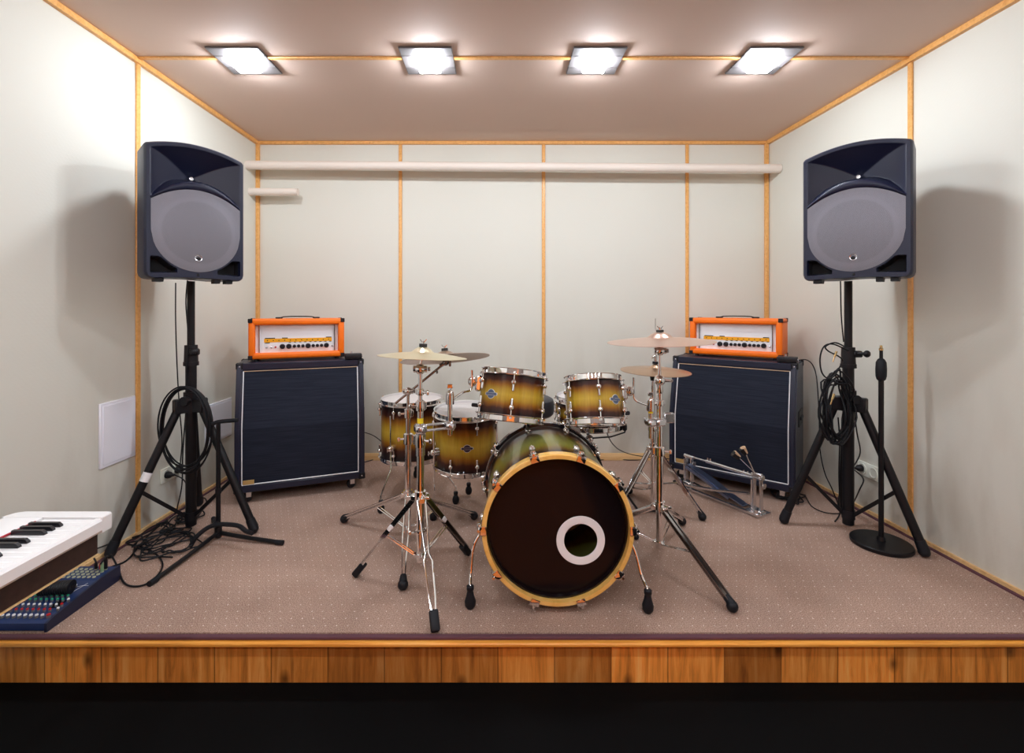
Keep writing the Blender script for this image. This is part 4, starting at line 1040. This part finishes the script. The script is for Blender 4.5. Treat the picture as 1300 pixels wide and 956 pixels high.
# case: one section run along its length, closed by end blocks
b.prism([(-W/2,z0),(W/2-.006,z0),(W/2,z0+.008),(W/2,z1-.010),(W/2-.006,z1-.003),(W/2-.018,z1-.003),(W/2-.022,z1-.018),(-.028,z1-.018),(-.028,z1-.002),(-.032,z1),(-W/2+.010,z1),(-W/2,z1-.010)], -Lp/2+.040, Lp/2-.040, 'y')
for sg in (-1,1):
    pl = [(-W/2+.03*(1-math.cos(q*PI/12)), Lp/2-.03*(1-math.sin(q*PI/12))) for q in range(6,-1,-1)][::-1]
    pl = [(W/2-.006,Lp/2),(W/2,Lp/2-.006),(W/2,Lp/2-.040),(-W/2,Lp/2-.040),(-W/2,Lp/2-.030),(-W/2+.009,Lp/2-.009),(-W/2+.030,Lp/2)]
    bb = MB(); bb.rings([[V((x,y*sg,z0)) for x, y in pl],[V((x,y*sg,z1-.002)) for x, y in pl],[V((x*.985,y*sg*.998,z1+.001)) for x, y in pl]]); me = bpy.data.meshes.new('tmp'); bb.bm.to_mesh(me); b.bm.from_mesh(me); bpy.data.meshes.remove(me); bb.bm.free()
b.build('case', M_WHITEKEY, t)
ky = Lp/2-.042; kw = .0235; nwh = int((Lp-.084)/kw)
pat = [0,1,1,0,1,1,1]       # gaps that hold a black key, from the treble end
wk = MB(); wk.box((.055, ky-kw*.5, z1-.014),(.150,kw*.95,.020),.002); w0 = wk.build('white_key', M_WHITEKEY, t)
for k in range(1, nwh):
    q = w0.copy(); C.objects.link(q); q.parent = t; q.location = (0,-k*kw,0)
bk = MB(); bk.rings([[V((x,yy,zz)) for yy, zz in ((-.0055,0),(.0055,0),(.0045,.012-dz),(-.0045,.012-dz))] for x, dz in ((-.017,0),(.066,0),(.074,.007))])
b0 = None; yk0 = 1.795-1.432
for k in range(1, nwh):
    if not [0,1,1,1,0,1,1][(k-1) % 7]: continue
    if b0 is None: b0 = bk.build('black_key', M_BLACKKEY, t); b0.location = (0, ky-k*kw, z1-.004); q = b0
    else: q = b0.copy(); C.objects.link(q); q.parent = t; q.location = (0, ky-k*kw, z1-.004)
MB().box((-.024,-.02,z1-.0015),(.004,Lp-.09,.005)).build('felt_strip', M_REDFELT, t)
b = MB(); b.box((-.01,-.01,z0-.034),(W-.028,Lp-.03,.070),.003); b.build('lower_case', M_DARKWOOD, t)
MB().box((W/2-.026,-.01,z0-.0700),(.014,Lp-.03,.003),.001).build('wood_edge', M_SKIRT, t)
tb = thing('piano_stand', 'dark piano stand holding the white digital piano on the hall floor', 'stand', ((px0+px1)/2, .6, ZF))
zu = O.z-.001-ZF
for yy in (.35,-.42):
    MB().box((0,yy,zu/2),(.20,.03,zu),.004).build('side_panel', M_DARKWOOD, tb)
MB().box((-.06,-.035,.30),(.02,.75,.20),.003).build('back_rail', M_DARKWOOD, tb)

# ================================================================ mixer on the carpet
mx0, mx1, my0, my1 = -1.884, -1.668, 1.752, 2.085
t = thing('mixing_console', 'small navy blue mixing console on the carpet below the piano', 'audio mixer', ((mx0+mx1)/2, my0, 0)); W = mx1-mx0; D = my1-my0
b = MB(); b.prism([(0,.004),(0,.030),(.02,.036),(D-.10,.056),(D-.10,.056),(D-.09,.060),(D,.060),(D,.004)], -W/2+.006, W/2-.006, 'x'); b.build('chassis', M_MIXBLUE, t)
for s in (-1,1):
    b = MB(); b.prism([(-.004,.0),(-.004,.032),(.02,.040),(D-.09,.064),(D+.004,.064),(D+.004,.0)], s*(W/2-.005)-.005, s*(W/2-.005)+.005, 'x'); b.build('side_cheek', mat('mixer_side', (.008,.014,.045), .4), t)
sl = (.056-.036)/(D-.12)
def mz(y): return .036+(y-.02)*sl if y < D-.09 else .060
cols = [-W/2+.022+.0215*k for k in range(9)]
rows = [(.022,'white'),(.052,'red'),(.078,'white'),(.106,'green'),(.128,'green')]
mt = {'white': M_WHITEPL, 'red': M_RED, 'green': M_GREENPL}
def knob(x, y, m, r=.0052, h=.014):
    b = MB(); z = mz(y); b.lathe([(r,0),(r*.95,h*.7),(0,h*.7)], (x,y,z-.001), seg=12); k = b.build('knob', M_GREYPL, t)
    b = MB(); b.lathe([(r*.92,h*.7),(r*.8,h),(0,h)], (x,y,z-.001), seg=12); b.build('knob_cap', m, k)
for x in cols[:8]:
    for y, c in rows: knob(x, y+.002, mt[c], .0062 if y < .03 else .0050)
knob(cols[8], .026, M_RED, .0075); knob(cols[8]+.004, .060, M_WHITEPL, .0055); knob(cols[8]-.002, .082, M_RED); knob(cols[8], .108, M_WHITEPL)
for x in cols[3:7]: knob(x, .190, M_WHITEPL, .0045)
for j in range(4):
    for i in range(7):
        x = cols[i+1]+.003; y = D-.085+.020*j
        b = MB(); b.lathe([(.0035,0),(.0065,0),(.0065,.004),(.0035,.004)], (x,y,mz(y)-.0005), seg=12, closed=True); b.build('jack_socket', mat('jack_ring', (.50,.52,.36), .4), t)
b = MB()
for k in range(10): b.box((W/2-.050, .075+k*.0042, mz(.075+k*.0042)+.0012), (.034,.0022,.002), 0)
b.build('level_meter', M_BLACKPL, t)
b = MB()
for (x0,y0,x1,y1) in ((.01,.17,.06,.20),(.06,.20,.085,.20),(.02,.13,.05,.15),(.05,.15,.07,.215),(-.09,.145,.02,.145)): 
    z = max(mz(y0), mz(y1))+.0006; b.strip([V((x0,y0,mz(y0)+.0006)), V((x1,y1,mz(y1)+.0006))], .0014,.0008,(0,1,0) if x0 != x1 and abs(x1-x0) > abs(y1-y0) else (1,0,0))
b.build('printed_line', M_WHITEPL, t)
TM = V(((mx0+mx1)/2, my0, 0))
b = MB()
for k in range(26): pass
pr = []
for k in range(27): pr.append((.0245 if k % 2 else .0262, -.055+k*.110/26))
b.lathe([(0,-.056)]+pr+[(.012,.056),(0,.050)], (0,0,0), (1,0,.0), 26)
o = b.build('ribbed_roll', M_BLACKPL); tag(o, 'black ribbed cylinder lying across the navy mixing console', 'cylinder'); o.location = TM+V((.010,.140,.080)); o.rotation_euler = (0,0,.12)
for (i, j, m, nm, lab, h) in ((5,3,M_RED,'audio_plug','red audio plug standing in the mixing console',.030),(6,2,M_TEAL,'audio_plug','pale green audio plug in the mixing console',.040),(6,3,M_BLACKPL,'audio_plug','tall black audio plug at right rear of the mixing console',.058),(4,3,M_BLACKPL,'audio_plug','short black audio plug left of the red plug on the console',.032)):
    x = cols[i+1]+.003; y = D-.085+.020*j
    b = MB(); b.lathe([(.0032,0),(.0032,.004),(.0065,.005),(.0065,h*.7),(.0045,h),(0,h)], seg=12)
    put(tag(b.build(nm, m), lab, 'plug'), TM+V((x,y,mz(y)-.0002)))
# ================================================================ cables
def cable(label, pts, r=.0034, smooth=6, name='audio_cable', cat='cable', group=None, m=None):
    c = V(pts[0]); b = MB().tube([V(p)-c for p in pts], r, 7, smooth=smooth)
    return put(tag(b.build(name, m or M_CABLE), label, cat, group), c)
def loops(c, a, h, n, seed, tilt=0, dy=.0, jitter=.012, seg=18):
    """hanging coil: n uneven loops"""
    q = random.Random(seed); out = []
    for k in range(n):
        ax, hx, cx, cz = a*(1+q.uniform(-.10,.10)), h*(1+q.uniform(-.06,.06)), q.uniform(-jitter,jitter), q.uniform(-jitter,jitter)
        for i in range(seg):
            th = 2*PI*i/seg+PI/2
            out.append(V((c[0]+cx*(1-i/seg)+ax*math.cos(th), c[1]+dy*math.sin(th*.5)+(k-n/2)*.005, c[2]+cz-hx+hx*math.sin(th)+ (0))))
    return out
# coil hung on the left stand's hub
cable('black cable coiled in big loops over the left loudspeaker stand hub', loops((TL[0]+.030,TL[1]-.088,.785), .128, .218, 6, 3, jitter=.010), .0042, 3, 'coiled_cable')
# cables dropping from the left loudspeaker
cable('thin black cable dropping from left loudspeaker to the wall socket', [at(223,359,2.50), at(223,410,2.52), at(225,470,2.55), at(228,520,2.60), at(231,560,2.66), at(229,592,2.72), V((XL+.058,2.735+.045,.248))], .0032)
cable('black cable running down beside the left loudspeaker pole', [at(238,356,2.49), at(236,385,2.49), at(239,430,2.50), at(237,475,2.52), at(236,520,2.54), at(232,575,2.55), at(231,615,2.60), at(226,640,2.64), fl(222,652,.006), fl(205,668,.006)], .0034)
cable('black mains cable looping from the left wall socket to the carpet', [V((XL+.058,2.735-.04,.248)), V((XL+.10,2.72,.20)), V((XL+.13,2.72,.08)), fl(224,650,.01), fl(238,640,.006), fl(258,632,.006), fl(262,640,.006), fl(250,652,.006)], .0032)
def tangle(seed, cx, cy, rx, ry, n, z=.006, wild=.5):
    q = random.Random(seed); out = []; a = q.uniform(0,6.28)
    for k in range(n):
        a += q.uniform(.55,.95)
        f = q.uniform(.45,1.0)
        out.append(V((cx+rx*f*math.cos(a)+q.uniform(-.04,.04)*wild, cy+ry*f*math.sin(a)+q.uniform(-.04,.04)*wild, z+q.uniform(0,.016))))
    return out
cable('tangled black cable heaped on the carpet under left loudspeaker stand, largest heap', tangle(1,-1.70,2.42,.125,.15,26,.006), .0036, 6, group=None)
cable('tangled black cable between the left stand legs, nearest the wall', tangle(5,-1.74,2.62,.10,.16,20,.006), .0036)
cable('loose black cable loops lying in front of the left stand pole', tangle(8,-1.60,2.36,.13,.10,14,.006), .0034)
cable('black cable bundle wound tight behind the left stand leg', tangle(12,-1.755,2.68,.060,.075,40,.010,.2), .0042, 5, 'cable_bundle')
cable('black cable looping from mixing console over the carpet and back', [TM+V((cols[7]+.003,D-.085+.06,.115)), fl(128,716,.10), fl(140,705,.07), fl(150,722,.03), fl(156,738,.006), fl(166,744,.006), fl(184,742,.006), fl(202,728,.006), fl(206,714,.006), fl(196,702,.006), fl(178,694,.006), fl(160,690,.006), fl(150,684,.01)], .0040)
cable('black cable leaving the back of mixing console towards the stand', [TM+V((cols[5]+.003,D-.085+.06,.092)), fl(118,700,.09), fl(135,692,.06), fl(150,685,.02), fl(178,672,.006), fl(205,664,.006), fl(222,668,.006), fl(215,676,.006)], .0036)
cable('black cable crossing straight from the mixing console to the heap', [TM+V((.02,D+.01,.030)), fl(135,722,.006), fl(160,712,.006), fl(176,694,.006), fl(192,676,.006), fl(212,660,.006)], .0044)
cable('wide tangled black cable loops spreading left of the stand pole', tangle(31,-1.66,2.36,.17,.15,16,.008), .0038)
cable('black cable loops rising against the left wall behind the piano', [p_+V((0,0,.02)) for p_ in tangle(44,-1.77,2.44,.085,.13,22,.010)], .0036)
# behind the kit
cable('thin black cable arching from left cabinet to the floor tom', [at(463,549,3.40), at(472,552,3.42), at(480,557,3.45), at(490,566,3.5), at(500,578,3.6), V((-.75,3.66,.010))], .0032)
cable('black cable lying along the skirting between left cabinet and floor tom', [fl(452,590,.006), fl(465,586,.006), fl(478,583,.006), fl(495,584,.006), fl(520,582,.006), fl(560,583,.006)], .0032)
cable('thin black cable hanging under the snare drum to the skirting', [at(770,546,2.60), at(773,556,2.75), at(780,566,3.0), at(790,573,3.3), at(806,578,3.60), at(830,581,3.66), at(855,583,3.66)], .0032)
cable('black cable along the back skirting right of the bass drum', [fl(745,586,.006), fl(775,583,.006), fl(800,584,.006), fl(828,583,.006)], .0030)
# right side
J = local(CRc, AR, .322, .13, ZT); J2 = local(CRc, AR, .322+.062, .13, ZT+.02)
cable('black cable from small box on right cabinet down behind the stand', [J2, J2+V((.035,-.02,.004)), at(1032,464,2.98), at(1037,482,2.95), at(1040,530,2.92), at(1041,570,2.90), at(1047,600,2.88), at(1056,620,2.86), fl(1064,640,.006)], .0034)
cable('thin black cable dropping from the right loudspeaker', [at(1067,357,2.50), at(1068,400,2.50), at(1071,434,2.50)], .0032)
c0 = V((TRR[0]-.075, TRR[1]-.06, .90))
def bundle(seed, n, c, a, h):
    q = random.Random(seed); out = []
    for k in range(n):
        for i in range(7):
            th = 2*PI*i/7+PI/2
            out.append(V((c.x+a*(.55+.60*q.random())*math.cos(th)+q.uniform(-.012,.012), c.y+q.uniform(-.03,.03), c.z-h+q.uniform(-.02,.02)+h*(.70+.40*q.random())*math.sin(th))))
    return out
cable('upper loose cable loop hung on right loudspeaker stand collar', [V((TRR[0]-.03,TRR[1]-.04,.975)), at(1058,437,2.46), at(1046,440,2.45), at(1041,455,2.45), at(1043,472,2.45), at(1050,480,2.46), at(1058,478,2.46), at(1066,466,2.47), at(1070,458,2.48), at(1064,452,2.46), at(1052,446,2.44), at(1048,440,2.44), at(1060,435,2.45), at(1072,440,2.47)], .0038)
cable('thick bunch of black cable hung beside right stand hub', bundle(4, 12, V((TRR[0]-.095,TRR[1]-.05,.86)), .075, .185), .0044, 4, 'coiled_cable')
for p, lab in ((at(1062,446,2.43),'upper gold tipped jack plug dangling at the right stand'),(at(1059,500,2.43),'lower gold tipped jack plug dangling at the right stand hub')):
    b = MB(); d = V((-.35,0,-1)).normalized(); b.cyl((0,0,0), d*.030, .0060,.0050,10); b.cyl(d*.030, d*.058, .0030,.0026,8)
    put(tag(b.build('jack_plug', M_BRASSPIN), lab, 'plug', 'gold jack plugs'), p)
cable('black cable running down left of the right stand pole', [at(1064,530,2.50), at(1066,560,2.52), at(1065,600,2.55), at(1066,630,2.58), fl(1066,652,.02), fl(1060,662,.006)], .0036)
cable('black mains cable from right stand to the wall socket', [at(1084,520,2.50), at(1088,550,2.58), at(1092,575,2.66), V((xr(2.79)-.060,2.79,.262))], .0034)
cable('black mains cable hanging from the right wall socket to carpet', [V((xr(2.79)-.055,2.79,.245)), at(1096,608,2.66), at(1091,622,2.66), fl(1082,640,.02), fl(1072,648,.006)], .0034)
cable('tangled black cable heap behind the right stand legs', tangle(21,1.84,2.97,.10,.11,26,.008), .0038)
cable('thin black cable curving over carpet by the right stand', [fl(1022,628,.006), fl(1030,642,.006), fl(1045,650,.006), fl(1062,652,.006), fl(1078,650,.006)], .0030)
# ================================================================ camera, light, view
sc = bpy.context.scene
cam = bpy.data.objects.new('camera', bpy.data.cameras.new('camera')); C.objects.link(cam); sc.camera = cam
cam.location = (0,0,EYE); cam.rotation_euler = (PI/2,0,0)
cam.data.sensor_width = 36; cam.data.lens = 36*FPX/1300; cam.data.sensor_fit = 'HORIZONTAL'
cam.data.shift_x = (650-CX)/1300; cam.data.shift_y = -(478-CY)/1300; cam.data.clip_start = .02
w = bpy.data.worlds.new('world'); sc.world = w; w.use_nodes = True
w.node_tree.nodes['Background'].inputs[0].default_value = (.8,.85,1,1); w.node_tree.nodes['Background'].inputs[1].default_value = .0
vs = sc.view_settings; vs.view_transform = 'Standard'; vs.look = 'None'; vs.exposure = 1.0; vs.gamma = 1; vs.use_curve_mapping = False
sc.cycles.max_bounces = 10; sc.cycles.diffuse_bounces = 6; sc.cycles.glossy_bounces = 5; sc.cycles.sample_clamp_indirect = 8; sc.cycles.use_denoising = True
sc.cycles.caustics_reflective = False; sc.cycles.caustics_refractive = False
